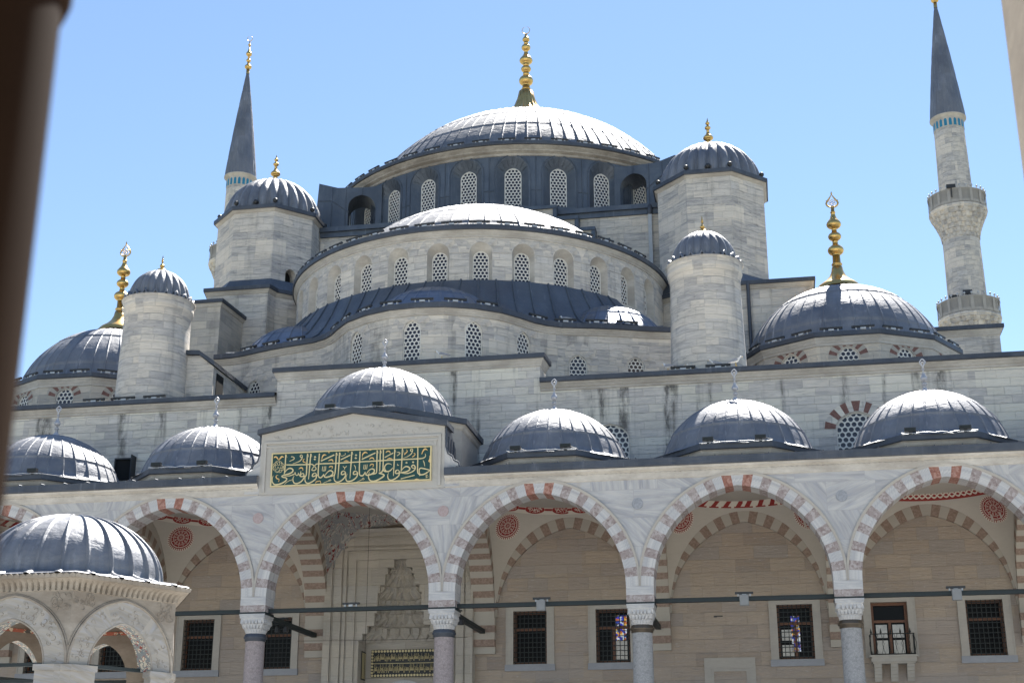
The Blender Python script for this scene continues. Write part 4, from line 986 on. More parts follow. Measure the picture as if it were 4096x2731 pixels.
# --- inscription panel
IW, IZ0, IZ1 = 2.95, 13.0, 14.21
b = MB(); b.box(-IW, IW, -.115, -.05, IZ0, IZ1); ip = AR(b, 'inscription_panel', 'green')
b = MB()
for x0, x1, z0, z1 in ((-IW - .02, IW + .02, IZ1 - .025, IZ1 + .015), (-IW - .02, IW + .02, IZ0 - .015, IZ0 + .025), (-IW - .02, -IW + .025, IZ0 + .025, IZ1 - .025), (IW - .025, IW + .02, IZ0 + .025, IZ1 - .025)): b.box(x0, x1, -.15, -.05, z0, z1)
b.build('gilt_frame', 'letter', ip)
LET = '''85.9 953 38 85.8 672 38 84.4 422 38 80.8 355 18|88.7 952 9 94.8 857 16|121.2 881 27 133.4 872 27 142.0 832 29 133.8 787 27 111.9 744 16|191.8 900 20 186.2 927 22 178.6 892 27 182.1 849 27 190.9 858 22 192.5 899 22|192.5 899 25 190.7 816 29 173.9 726 25 134.4 667 9|225.4 950 38 223.9 664 40 223.4 309 38 211.5 260 29|228.1 939 9 233.0 847 16|245.8 946 38 243.0 597 38 239.1 169 20|249.1 940 9 254.0 843 16|91.4 655 9 105.9 634 38 218.6 621 38 255.0 623 34|253.9 623 34 265.1 592 34 283.7 495 31 276.9 436 34 260.3 435 27 258.0 469 25 269.7 550 29 283.8 620 31 295.9 626 36|295.9 626 38 410.8 619 38 499.6 627 38|266.2 840 2 273.9 839 65 281.7 837 2|265.6 770 2 273.2 768 63 280.7 766 2|300.7 939 38 299.2 627 40 298.4 314 40 303.2 230 38 315.5 201 40 326.3 246 34 333.8 307 13|333.8 307 22 336.3 244 38 348.5 210 45 370.5 226 45 390.2 274 34|339.5 254 18 356.7 360 25 374.2 406 38 390.9 358 43 387.9 285 38 370.5 226 34|408.4 943 38 407.5 615 40 405.3 355 38 399.1 262 31 379.4 225 29|411.3 937 9 417.6 847 16|428.3 944 38 427.5 600 38 424.5 150 18|431.6 933 9 438.6 838 13 445.3 821 11|312.1 708 38 395.4 878 38|436.9 718 34 497.2 851 34|325.4 543 18 323.7 434 22|336.0 541 16 334.4 422 20|344.9 544 16 344.3 430 25|322.2 424 22 330.0 404 20 334.4 422 16 338.9 402 20 345.4 430 20|202.2 361 29 188.0 327 40 186.1 270 38 202.6 267 36 209.0 312 31 202.2 361 29|209.1 302 38 208.4 208 38 190.2 103 38 164.0 56 45 146.2 91 40 139.4 202 29 147.3 305 7|188.2 426 18 184.7 328 34 175.9 319 29 171.2 383 13|171.8 341 16 167.1 311 29 158.3 313 27 150.7 408 13|150.7 408 16 149.2 356 27 136.1 328 34 114.2 299 29 85.5 302 11|81.8 370 13 97.8 487 29 117.4 530 45 135.3 489 47 133.5 412 45 113.9 364 45 85.3 333 40 66.7 306 25|66.7 306 38 72.4 273 40 92.4 248 45 100.4 200 40 86.4 125 43 55.9 63 47 25.1 54 47 9.2 136 38 6.8 240 27 13.0 333 7|132.4 188 11 127.1 158 18 119.3 165 16 112.8 140 16 101.9 116 18 86.8 46 7|277.3 355 29 264.2 322 38 263.4 254 36 279.9 266 34 287.4 312 29 277.3 355 29|287.5 291 38 285.1 182 38 260.9 88 40 236.8 48 45 221.1 91 38 215.8 196 27 222.8 294 7|287.6 270 27 299.6 293 22|459.3 380 29 446.8 346 38 446.5 275 36 460.8 280 34 470.5 325 29 459.3 380 29|471.3 309 38 467.8 190 38 446.1 85 40 422.0 47 43 405.3 94 36 400.0 189 27 404.5 277 7|453.2 517 22 464.4 467 22|477.5 517 16 464.4 467 20 464.6 420 16|462.6 926 9 465.0 874 16 443.1 821 11|377.5 136 18 367.7 110 18 371.1 91 13 381.0 110 16 377.5 136 16|371.1 101 16 353.5 74 16 331.7 31 6|76.3 580 13 78.9 546 13 78.2 512 13 73.7 486 13 67.2 471 13 64.0 441 13 58.4 420 13 51.1 417 13 44.0 430 13 37.0 420 13 29.7 426 13 23.8 449 13 20.3 481 13 13.6 498 13 8.8 526 13 7.7 561 13 10.0 594 13 7.4 628 13 8.1 662 13 12.6 688 13 19.1 702 13 22.3 733 13 27.9 754 13 35.2 756 13 42.3 743 13 49.3 753 13 56.6 748 13 62.5 724 13 66.0 692 13 72.7 675 13 77.5 647 13 78.6 613 13 76.3 580 13|63.4 718 11 59.1 703 13 61.9 677 11 65.8 697 11 63.9 624 13 52.8 632 9|50.0 752 11 45.7 732 13 49.1 711 11 51.2 731 11 48.3 648 13 39.6 640 11|32.4 735 11 28.5 715 13 32.2 695 11 34.7 714 11 32.9 641 13 15.2 645 9|23.8 695 11 21.9 643 13 13.1 630 9|73.9 612 13 75.0 538 13|68.4 613 13 68.8 540 13 64.4 530 11 59.8 573 11 55.5 543 13 48.8 554 11|42.0 597 11 38.1 583 13 41.1 561 11 43.2 582 11 40.1 535 13 22.5 534 11 13.5 551 11 13.1 635 11|23.1 612 11 23.4 560 11|66.8 509 11 62.5 479 13 53.6 486 11 47.1 471 13 40.6 441 11 31.7 454 11|53.4 533 11 49.5 440 9|24.9 497 11 26.1 471 11 29.3 486 11 24.9 497 11|13.7 525 13 14.2 504 13|19.4 686 11 21.0 602 11|505.8 949 38 503.8 605 38 499.6 142 18|508.7 943 9 513.9 851 16|525.5 838 2 532.8 837 65 540.1 835 2|524.5 750 2 532.0 748 65 539.5 747 2|557.8 948 36 556.8 615 38 557.9 302 38 563.8 222 38 578.1 209 43 587.9 254 34 593.2 320 13|593.2 320 22 597.9 246 38 611.2 215 45 637.6 248 47 652.9 287 34|602.2 261 18 617.3 357 27 634.8 402 40 650.9 366 45 648.9 303 38 635.4 249 34|665.0 957 38 665.0 634 40 665.6 321 36 658.5 260 31 639.8 234 29|667.3 946 9 673.1 860 16|684.9 958 36 684.9 630 36 684.8 315 25|687.1 953 9 693.0 858 16|703.7 965 38 704.8 626 38 705.0 417 40 710.1 332 40 723.5 296 45|483.9 625 38 594.3 631 38 704.7 638 38 824.0 642 38 916.8 642 38 949.9 652 34 965.3 701 25 964.7 785 16|759.3 494 9 744.8 534 25 727.2 527 31 715.3 456 38 716.7 362 38 727.9 303 45 745.5 314 38 758.6 364 31 766.2 414 11|705.6 375 34 697.0 293 38 679.4 266 34|679.5 261 38 703.8 229 45 712.8 186 43 697.6 121 45 662.5 40 47 636.1 33 47 619.3 101 38 615.2 206 27 621.5 311 7|569.7 701 38 654.2 881 38|713.3 728 31 766.0 855 31|774.5 966 38 773.3 611 38 770.9 161 20|776.7 955 9 783.0 857 16|791.4 866 25 803.5 857 27 807.0 823 25 789.5 759 16|796.2 340 29 784.1 306 38 783.7 239 36 798.7 235 34 807.4 281 29 796.2 340 29|807.5 260 38 803.3 161 38 781.5 77 40 757.4 35 45 739.6 81 38 735.3 181 27 741.2 289 7|822.0 971 36 820.7 633 38 818.7 351 31 816.2 279 18|824.3 961 9 836.9 786 11|817.3 299 16 833.6 395 29 851.1 428 43 869.4 382 45 868.0 315 43 847.1 267 45 811.9 248 38|825.2 230 16 856.1 218 34 886.9 264 36 903.2 339 36 903.0 417 36 890.8 461 38 882.1 421 36 888.8 373 29 902.0 375 18|880.7 952 22 873.0 924 27 875.3 882 27 884.2 891 22 886.3 932 22 880.7 952 20|887.0 916 25 878.8 808 27 856.9 729 20 828.3 683 7|842.4 542 2 849.7 541 65 857.0 539 2|883.5 549 2 890.6 548 65 897.6 547 2|816.8 65 29 901.5 156 29|917.8 972 36 919.0 643 38 919.4 309 40 923.4 204 40 935.7 162 38|936.8 159 34 930.0 244 34 930.8 333 34 940.7 357 38 959.5 337 40 996.1 288 29|996.1 277 20 975.3 209 38 955.5 166 43 936.8 159 34 931.3 129 9|952.3 584 16 959.1 510 25 963.3 404 11|522.8 544 16 530.8 485 25 533.8 395 13|585.8 541 16 584.0 432 22|594.6 542 16 594.6 430 20|604.5 544 16 603.8 433 25|581.8 422 22 588.5 405 20 593.9 425 16 598.4 403 20 603.8 428 20|533.9 361 29 522.1 330 38 521.7 262 36 537.1 264 34 546.4 309 29 533.9 361 29|546.9 294 38 542.5 185 38 521.2 90 40 497.1 56 43 479.4 78 36 474.1 173 27 482.5 286 7|583.9 140 18 576.3 110 18 579.7 86 13 589.5 107 16 583.9 140 16|577.4 99 16 558.8 56 16 541.3 24 6|793.4 523 11 794.7 476 20 803.5 480 16|967.8 111 11 974.3 152 16 979.8 140 16 972.3 68 16 988.7 102 7'''
ORN = '''346.7 878 7 332.3 891 45 322.5 851 38 317.4 769 13 317.0 748 4|174.0 492 7 185.9 526 38 198.1 513 29 200.7 434 11|360.8 698 7 370.6 727 34 385.0 724 38 389.7 655 9|364.9 499 7 373.6 528 34 386.9 525 25 386.0 473 13 381.7 453 7|45.7 326 9 35.7 328 16 31.6 277 29 39.6 228 40 51.8 210 16 48.9 132 22|9.6 870 7 22.7 898 52 34.0 849 40 42.1 785 7|75.9 872 7 62.5 895 52 51.7 845 40 43.2 785 7|208.9 792 9 200.2 773 16 200.5 710 29 211.6 692 27 217.3 660 7|354.1 965 7 360.8 956 34 367.4 965 7|476.8 965 7 483.5 959 29 487.9 963 7|455.9 662 4 472.4 679 34 488.0 660 11|285.3 36 7 289.5 87 22 302.7 95 27 313.7 103 16 317.4 29 18|606.7 876 7 591.1 910 49 578.0 871 38 572.7 799 13 574.0 736 4|617.3 686 7 627.1 730 31 641.5 722 38 647.2 664 9|621.3 487 7 630.0 537 31 644.3 534 25 643.4 482 13 639.1 462 7|718.4 868 7 728.2 908 31 741.5 905 38 748.3 841 9|726.7 668 4 744.4 690 38 762.1 671 9|614.1 968 7 620.7 972 34 627.4 976 7|845.3 940 7 853.2 887 22 843.4 826 29 834.7 776 7|892.1 805 9 898.7 815 13 902.1 772 22 894.5 732 29 883.5 703 11|980.4 881 7 964.8 926 52 951.6 876 38 943.0 774 16|991.8 722 7 994.2 628 34 989.9 555 49 996.6 523 11|901.8 21 11 916.1 33 40 936.0 13 9'''
def strokes(txt, y, mat, name):
    b = MB()
    for ln in txt.split('|'):
        v = [float(q) for q in ln.split()]; P = [(v[i] * IW * 2 / 1000 - IW, IZ0 + v[i + 1] * (IZ1 - IZ0) / 1000, v[i + 2] / 1000) for i in range(0, len(v), 3)]
        if len(P) < 2: continue
        Q = []
        for i in range(len(P) - 1):      # Catmull-Rom smoothing
            p0, p1, p2, p3 = P[max(0, i - 1)], P[i], P[i + 1], P[min(len(P) - 1, i + 2)]; nn = 1 if len(P) == 2 else 5
            for k in range(nn): t = k / nn; Q.append(tuple(.5 * (2 * p1[c] + (p2[c] - p0[c]) * t + (2 * p0[c] - 5 * p1[c] + 4 * p2[c] - p3[c]) * t * t + (3 * p1[c] - p0[c] - 3 * p2[c] + p3[c]) * t ** 3) for c in range(3)))
        Q.append(P[-1]); L = []; R = []
        for i, p in enumerate(Q):
            a, c_ = Q[max(0, i - 1)], Q[min(len(Q) - 1, i + 1)]; dx, dz = c_[0] - a[0], c_[1] - a[1]; l = hypot(dx, dz) or 1; h = p[2] / 2; L.append((p[0] - dz / l * h, p[1] + dx / l * h)); R.append((p[0] + dz / l * h, p[1] - dx / l * h))
        yy = y - .0005 * random.random() * 4
        for i in range(len(Q) - 1):
            b.face([(L[i][0], yy, L[i][1]), (L[i + 1][0], yy, L[i + 1][1]), (R[i + 1][0], yy, R[i + 1][1]), (R[i][0], yy, R[i][1])])
            for S_ in (L, R): b.face([(S_[i][0], yy, S_[i][1]), (S_[i + 1][0], yy, S_[i + 1][1]), (S_[i + 1][0], -.114, S_[i + 1][1]), (S_[i][0], -.114, S_[i][1])])
    return b.build(name, mat, ip)
strokes(LET, -.135, 'letter', 'lettering'); strokes(ORN, -.145, 'ornament', 'gilt_leaves')

# --- columns with capitals
def column(x, mat, bronze):
    t = bpy.data.objects.new('column', None); C.objects.link(t); t.parent = arcade; t.location = (x, .42, 0)
    b = MB(); b.lathe([(.41, 0), (.40, .2), (.365, .3), (.355, 4), (.335, 7.62)], 32); b.build('shaft', mat, t)
    b = MB(); b.lathe([(.345, 7.58), (.37, 7.6), (.37, 7.66), (.41, 7.69), (.415, 7.73), (.38, 7.76), (.385, 7.80), (.35, 7.84)], 32); b.build('collar', bronze, t)
    # stalactite capital: round below, square above
    b = MB(); rows = []; K = 96; T = 22
    for i in range(T + 1):
        f = i / T; row = []
        for j in range(K):
            a = tau * j / K + pi / 4; sq = 1 / max(abs(sin(a)), abs(cos(a))); e = min(1, max(0, (f - .06) / .42)) ** .7
            base = .345 * (1 - e) + (.365 + .09 * f ** .8) * e; r = base * (1 + (min(sq, 1.36) - 1) * e)
            ti = f * 4.2; ph = .5 if int(ti) % 2 else 0
            if f < .72: r *= 1 + .09 * (1 - (ti % 1)) * (1 if (j / K * 24 + ph) % 1 < .62 else -1) * min(1, f * 6)
            row.append((r * sin(a), -r * cos(a), 7.83 + .70 * f))
        rows.append(row)
    b.grid(rows, None, 0, False, True); b.box(-.455, .455, -.455, .455, 8.36, 8.5); b.box(-.47, .47, -.47, .47, 8.44, 8.5); b.build('capital', 'white_block', t)
    b = MB(); b.box(-.463, .463, -.44, .42, 8.5, 8.8, 0); b.box(-.463, .463, -.44, .42, 8.8, 9.1, 1); b.build('impost_block', ['pink_block', 'white_block'], t)
    b = MB(); b.box(-.478, .478, -.455, .44, 8.47, 8.56); b.build('iron_band', 'beam', t)
    return t
for k in range(-3, 5): column((k + .5) * BAY, 'column' if k in (-1, 0, -3) else 'grey_column', 'bronze' if k in (1, 2) else 'lead_trim')
for k, mt in ((-1, 'disc_pink'), (0, 'disc_pink'), (1, 'disc_grey'), (2, 'disc_grey'), (-2, 'disc_grey'), (3, 'disc_grey')):
    b = MB(); q = [(.195 * cos(tau * i / 28), .195 * sin(tau * i / 28)) for i in range(28)]; b.xprism(q, -.02, .01); o = AR(b, 'roundel', mt); o.location = ((k + .5) * BAY, 0, 11.89)
# --- iron ties
for k in BAYS:
    b = MB(); x0, x1 = (k - .5) * BAY + .465, (k + .5) * BAY - .465; b.box(x0, x1, .30, .50, 8.565, 8.69); b.box(x0, x1, .28, .52, 8.68, 8.70); AR(b, 'tie_beam', 'beam')
for k in range(-3, 4):
    x = (k + .5) * BAY; b = MB(); b.box(x - .1, x + .1, .86, 6.86, 8.50, 8.66); AR(b, 'cross_beam', 'beam')
# --- transverse arches, corbels, wall arches, vaults
for k in range(-3, 5):
    x = (k + .5) * BAY; P = lambda q, y, z, x=x: (x + y, 3.98 + q, ASP + z)
    b = MB(); ring(b, 2.98, 3.25, .42, 37, P, -.44, .44, lambda j: j % 2)
    for i in range(5):
        z = 7.75 + i * .27; b.box(x - .45, x + .45, 6.96 + (.12 if i == 0 else .0), WY - .003, z, z + .27, i % 2)
    AR(b, 'transverse_arch', ['cream_block', 'brown_block'])
    b = MB(); ET = offs(2.98, 3.25, .42)
    for (p, q) in zip(ET, ET[1:]):
        for y in (-.425, .425): b.face([P(p[0], y, p[1]), P(q[0], y, q[1]), P(q[0], y, 4.2), P(p[0], y, 4.2)])
    AR(b, 'arch_spandrel', 'vault')
for k in BAYS:
    cx = k * BAY
    if k: b = MB(); P = lambda q, y, z, cx=cx: (cx + q, WY - y, ASP + .05 + z); ring(b, 2.9, 3.42, .46, 33, P, .13, .0, lambda j: j % 2); AR(b, 'wall_arch', ['cream_block', 'brown_block'])
    R2 = 2.95 ** 2 + 3.15 ** 2
    sail = lambda x, y, o=0: (cx + x, 3.98 + y, ASP + 1.30 * sqrt(max(0, R2 - x * x - y * y)) - o)
    b = MB(); n = 22; rows = [[sail(-2.96 + 5.92 * i / n, -3.12 + 6.24 * j / n) for i in range(n + 1)] for j in range(n + 1)]
    b.grid(rows, [[(q[0], q[1]) for q in r] for r in rows], 0, True); vo = AR(b, 'vault', 'vault' if k else 'floral_red')
    if k:
        b = MB(); kk = 64; r0, r1 = 2.76, 3.03
        b.grid([[sail(r * sin(tau * i / kk), r * cos(tau * i / kk), .02) for i in range(kk + 1)] for r in (r1, r0)], [[(2.8 * tau * i / kk, v_) for i in range(kk + 1)] for v_ in (0, 1)], 0, True); b.build('painted_band', 'band%d' % {1: 1, -1: 1, 2: 0, 3: 2}.get(k, 0), vo)
        b = MB(); b.grid([[sail(r * sin(tau * i / kk), r * cos(tau * i / kk), .02) for i in range(kk + 1)] for r in (2.3, 1.9)], [[(2.0 * tau * i / kk, v_) for i in range(kk + 1)] for v_ in (0, 1)], 0, True); b.build('painted_band', 'band1', vo)
        for sx in (-1, 1):
            for sy in (-1, 1):
                b = MB(); N_ = 10; mx, my = 2.33 * sx, 2.42 * sy; nv = Vector((mx, my, sqrt(R2 - mx * mx - my * my) / 1.3)).normalized(); e1 = Vector((-nv.y, nv.x, 0)).normalized(); e2 = nv.cross(e1)
                rows = []; uv = []
                for i in range(N_ + 1):
                    rr = .55 * i / N_; rows.append([sail(mx + (e1.x * cos(tau * j / 32) + e2.x * sin(tau * j / 32)) * rr, my + (e1.y * cos(tau * j / 32) + e2.y * sin(tau * j / 32)) * rr, .025) for j in range(33)]); uv.append([(i / N_ * cos(tau * j / 32), i / N_ * sin(tau * j / 32)) for j in range(33)])
                b.grid(rows, uv, 0, True); b.build('painted_medallion', 'medallion', vo)
# --- portico domes
pd = None
for k in range(-3, 5):
    cx = k * BAY
    if k == 0: R8, zz, R_, H_, cy = 3.96, 15.85, 2.92, 2.54, 3.85
    else: R8, zz, R_, H_, cy = 3.2, 14.05, 2.83, 2.24, 3.6
    b = MB(); pl = Poly(ngon(0, 0, R8 - .2, 8, -112.5)); b.prism(pl.q, 13.4 - 0, zz - .2); 
    if k in (-3, 0) : do = AR(b, 'dome_drum', 'surround'); sc = None
    else: do = copy(pd, arcade)
    do.location = (cx, cy, 0)
    if k in (-3, 0):
        q = MB(); sweep(q, pl, [(.004, zz - .42), (.06, zz - .36), (.1, zz - .26), (.18, zz - .2), (-.2, zz - .2)], us=pl.c); q.build('cornice', 'cornice', do)
        q = MB(); sweep(q, pl, [(-.45, zz + .08), (.1, zz + .04), (.22, zz), (.22, zz - .2), (.19, zz - .22), (.1, zz - .22)], us=pl.c); q.build('lead_eave', 'lead_trim', do)
        q = MB(); dome(q, R_ - .06, H_, zz + .02, (0, 0), 32, .07, .036, (.24, .76), M_=24, flare=.3 if k else .5, phase=.3); dm = q.build('lead_dome', 'lead', do)
        put('portico', do, (0, 0, zz + H_ - .03))
    if k == -3: pd = do
# --- grilled windows of the lower wall
def low_window(x, kind):
    t = bpy.data.objects.new('window', None); C.objects.link(t); t.parent = arcade; t.location = (x, WY, 7.36)
    W_, H_ = 1.32, 2.01; b = MB()
    for x0, x1, z0, z1 in ((-.92, -.66, -.02, H_ + .28), (.66, .92, -.02, H_ + .28), (-.66, .66, H_, H_ + .28)): b.box(x0, x1, -.055, .02, z0, z1)
    for x0, x1, z0, z1 in ((-.95, -.90, -.02, H_ + .33), (.90, .95, -.02, H_ + .33), (-.9, .9, H_ + .27, H_ + .33)): b.box(x0, x1, -.075, .02, z0, z1)
    b.build('stone_surround', 'surround', t)
    if kind != 3: b = MB(); b.box(-.98, .98, -.1, .02, -.27, -.02); b.build('sill', 'sill', t)
    b = MB()
    for x0, x1, z0, z1 in ((-.66, -.56, 0, H_), (.56, .66, 0, H_), (-.56, .56, H_ - .1, H_), (-.56, .56, 0, .09), (-.56, .56, 1.28, 1.37)): b.box(x0, x1, .22, .3, z0, z1)
    if kind in (1, 2, 3): b.box(-.05, .05, .23, .3, .09, 1.28)
    b.build('wood_frame', 'wood', t)
    b = MB(); b.face([(-.66, .34, 0), (.66, .34, 0), (.66, .34, H_), (-.66, .34, H_)]); b.build('pane', 'pane', t)
    def glow(x0, x1, z0, z1, m, nm): q = MB(); q.face([(x0, .335, z0), (x1, .335, z0), (x1, .335, z1), (x0, .335, z1)]); q.build(nm, m, t)
    if kind == 1: glow(.06, .5, .85, 1.8, 'stained', 'stained_glass'); glow(.06, .5, .14, .84, 'painted_reflection', 'painted_reflection')
    if kind == 2: glow(-.52, -.08, .14, .55, 'painted_reflection', 'painted_reflection'); glow(-.52, -.15, .72, 1.12, 'painted_reflection', 'painted_reflection'); glow(-.16, .16, .3, 1.62, 'stained', 'stained_glass')
    if kind == 3:
        for sx in (-.3, .3): glow(sx - .2, sx + .2, .14, .65, 'painted_reflection', 'painted_reflection'); glow(sx - .2, sx + .2, .74, 1.22, 'painted_reflection', 'painted_reflection')
    if kind != 3:
        b = MB()
        for i in range(8): q = -.58 + 1.16 * i / 7; b.box(q - .014, q + .014, .10, .128, 0, H_)
        for i in range(11): q = .08 + (H_ - .16) * i / 10; b.box(-.66, .66, .092, .12, q - .014, q + .014)
        b.build('iron_grille', 'iron', t)
    else:      # little balcony on consoles
        b = MB(); b.box(-.8, .8, -.62, .02, -.22, -.05); b.box(-.86, .86, -.68, .02, -.05, .02); b.box(-.75, .75, -.55, .02, -.28, -.22)
        for q in (-.58, 0, .58):
            for i in range(5): b.box(q - .13, q + .13, -.48 + i * .09, .02, -.40 - i * .12, -.28 - i * .12)
        b.build('balcony', 'surround', t)
        b = MB()
        for z in (.05, .78): b.tube([(-.78, 0, z), (-.78, -.6, z), (.78, -.6, z), (.78, 0, z)], .02, 6)
        for i in range(14):
            q = -.75 + 1.5 * i / 13; b.tube([(q, -.6, .05), (q + (.09 if i % 2 else -.09), -.6, .42), (q, -.6, .78)], .011, 4)
            if i % 3 == 0: b.lathe([(.0, 0), (.045, .05), (.0, .22)], 6, (q, -.6, .78))
        for sx in (-.78, .78):
            for i in range(5): b.tube([(sx, -.12 * i - .06, .05), (sx, -.12 * i - .06, .78)], .011, 4)
        b.build('railing', 'iron', t)
    return t
for x, k in LW: low_window(x, k)
b = MB()     # marble frame of the blind panel in the second bay
for x0, x1, z0, z1, y in ((11.85, 12.1, 4, 7.05, .05), (13.5, 13.75, 4, 7.05, .05), (11.85, 13.75, 7.05, 7.45, .06), (12.1, 12.2, 4, 6.95, .03), (13.4, 13.5, 4, 6.95, .03), (12.1, 13.5, 6.95, 7.05, .03)): b.box(x0, x1, WY - y, WY, z0, z1)
AR(b, 'panel_frame', 'surround')
b = MB(); b.box(12.3, 12.62, WY - .03, WY, 8.98, 9.02); b.box(12.28, 12.4, WY - .05, WY, 8.96, 9.0); AR(b, 'small_vent', 'lamp_black')
# --- portal
b = MB()
def frame(hw, wd, top, y):
    b.box(-hw, -hw + wd, y, WY + .02, 0, top - wd); b.box(hw - wd, hw, y, WY + .02, 0, top - wd); b.box(-hw, hw, y, WY + .02, top - wd, top)
for hw, wd, top, y in ((3.02, .28, 12.75, 6.78), (2.74, .09, 12.47, 6.9), (2.65, .30, 12.38, 6.84), (2.35, .07, 12.08, 6.93), (2.28, .12, 12.01, 6.86), (2.16, .07, 11.89, 6.95), (2.09, .30, 11.82, 6.9)): frame(hw, wd, top, y)
steps = [(0, 8.35, 1.62), (8.35, 8.62, 1.47), (8.62, 8.92, 1.28), (8.92, 9.42, 1.0), (9.42, 10.2, .9), (10.2, 10.5, .82), (10.5, 10.95, .6), (10.95, 11.2, .5), (11.2, 11.66, .25)]
for z0, z1, q in steps:
    for sx in (-1, 1): x0, x1 = sorted((sx * q, sx * 1.79)); b.box(x0, x1, 7.0, 7.24, z0, z1)
b.box(-1.79, 1.79, 7.0, 7.24, 11.66, 11.55 + .15)
po = AR(b, 'portal', 'portal')
b = MB()
b.face([(-1.62, 7.24, 0), (-1.62, 8.1, 0), (-1.62, 8.1, 9), (-1.62, 7.24, 9)]); b.face([(1.62, 7.24, 0), (1.62, 8.1, 0), (1.62, 8.1, 9), (1.62, 7.24, 9)]); b.face([(-1.62, 8.1, 0), (1.62, 8.1, 0), (1.62, 8.1, 12.4), (-1.62, 8.1, 12.4)])
T = [(8.35, 1.62, 9), (8.95, 1.3, 9), (9.45, 1.02, 7), (10.0, .9, 7), (10.5, .7, 5), (11.0, .46, 9), (11.55, .2, 9)]
for (z0, r0, n), (z1, r1, n1) in zip(T, T[1:]):
    m = n * 2; top = []; bot = []; mid = []
    for i in range(m + 1):
        a = -pi / 2 + pi * i / m; f = lambda r, z: (r * sin(a), 7.2 + min(.88, r * cos(a) * .8), z)
        bot.append(f(r0 * (1.0 if i % 2 else 1.06), z0)); mid.append(f((r0 * .55 + r1 * .45) * (1.1 if i % 2 else .80), z0 + (z1 - z0) * .62)); top.append(f(r1 * (1.0 if i % 2 else .92), z1 - .05))
    lip = [(x * .9, 7.2 + (y - 7.2) * .9, z1) for x, y, z in top]
    b.grid([bot, mid, top, lip], None, 0, False)
b.build('stalactite_niche', 'portal', po)
b = MB()
for z, r, n in ((8.42, 1.5, 11), (8.98, 1.24, 9), (9.48, .99, 9), (10.02, .86, 7), (10.5, .68, 7)):      # tiers of hanging cells
    for i in range(n):
        a = -pi / 2 + pi * (i + .5) / n; x, y = r * sin(a), 7.2 + min(.8, r * cos(a) * .74); h = pi * r / n / 2 * .88; ca, sa = cos(a), -sin(a)
        R_ = lambda u, v: (x + u * ca - v * sa, y + u * sa + v * ca)
        q = [R_(-h, .12), R_(-h, -.02), R_(0, -.17), R_(h, -.02), R_(h, .12)]; tip = (*R_(0, .06), z)
        for j in range(4): b.face([(*q[j], z + .26), (*q[j + 1], z + .26), (*q[j + 1], z + .5), (*q[j], z + .5)]); b.face([(*q[j], z + .26), (*q[j + 1], z + .26), tip])
        b.face([(*p, z + .5) for p in q])
b.build('stalactite_drops', 'portal', po)
# gilded genealogy over the door, in two lines
b = MB(); b.box(-1.36, 1.36, 7.98, 8.09, 7.03, 8.09); pi2 = b.build('inscription_panel', 'black_panel', po)
FORMS = {'ا': 'ﺍﺎﺍﺎ', 'ب': 'ﺏﺐﺑﺒ', 'ح': 'ﺡﺢﺣﺤ', 'خ': 'ﺥﺦﺧﺨ', 'د': 'ﺩﺪﺩﺪ', 'ر': 'ﺭﺮﺭﺮ', 'ز': 'ﺯﺰﺯﺰ', 'س': 'ﺱﺲﺳﺴ', 'ط': 'ﻁﻂﻃﻄ', 'ع': 'ﻉﻊﻋﻌ', 'ل': 'ﻝﻞﻟﻠ', 'م': 'ﻡﻢﻣﻤ', 'ن': 'ﻥﻦﻧﻨ', 'و': 'ﻭﻮﻭﻮ', 'ي': 'ﻱﻲﻳﻴ', 'ث': 'ﺙﺚﺛﺜ'}
def shape(t):
    o = ''
    for w_ in t.split(' '):
        for i, ch in enumerate(w_):
            pj = i > 0 and w_[i - 1] not in 'ادرزو'; nj = i < len(w_) - 1; o += FORMS[ch][(1 if pj else 0) + (2 if nj else 0)] if ch not in 'ادرزو' else FORMS[ch][1 if pj else 0]
        o += ' '
    return o.strip()[::-1]
def write(txt, x0, x1, z0, z1, y, parent, mat, name='lettering'):
    cu = bpy.data.curves.new('lettering', 'FONT'); cu.body = shape(txt); cu.extrude = .02; cu.resolution_u = 3; cu.offset = .012
    o = bpy.data.objects.new('tmp', cu); C.objects.link(o); me = bpy.data.meshes.new_from_object(o.evaluated_get(bpy.context.evaluated_depsgraph_get())); bpy.data.objects.remove(o)
    xs = [v.co.x for v in me.vertices]; ys = [v.co.y for v in me.vertices]; a, c_ = min(xs), max(xs); d, e = min(ys), max(ys)
    for v in me.vertices: v.co = (x0 + (v.co.x - a) / (c_ - a) * (x1 - x0), y - v.co.z, z0 + (v.co.y - d) / (e - d) * (z1 - z0))
    me.materials.clear(); me.materials.append(M[mat]); o = bpy.data.objects.new(name, me); C.objects.link(o); o.parent = parent; return o
write('محمد بن السلطان مراد بن السلطان سليم بن السلطان سليمان بن السلطان سليم بن السلطان بايزيد بن', -1.24, 1.24, 7.60, 7.93, 7.96, pi2, 'letter')
write('السلطان محمد بن السلطان مراد بن السلطان محمد بن السلطان بايزيد بن السلطان مراد بن اورخان بن عثمان', -1.24, 1.24, 7.19, 7.52, 7.96, pi2, 'letter')
b = MB(); b.box(-1.26, 1.26, 7.955, 7.98, 7.545, 7.565)
for z in (7.09, 8.03):
    for i in range(22): b.lathe([(.0, 0), (.0, .01)], 3, (0, 0, 0)) if False else b.xprism([(-1.3 + i * 2.6 / 21 + .048 * cos(tau * j / 10), z + .048 * sin(tau * j / 10)) for j in range(10)], 7.955, 7.98)
for x in (-1.31, 1.31):
    for i in range(7): b.xprism([(x + .045 * cos(tau * j / 10), 7.2 + i * .12 + .045 * sin(tau * j / 10)) for j in range(10)], 7.955, 7.98)
b.build('gilt_rosettes', 'letter', pi2)
b = MB(); b.box(-1.615, -1.59, 7.45, 8.0, 6.9, 8.0); b.build('side_panel', 'black_panel', po)
b = MB()
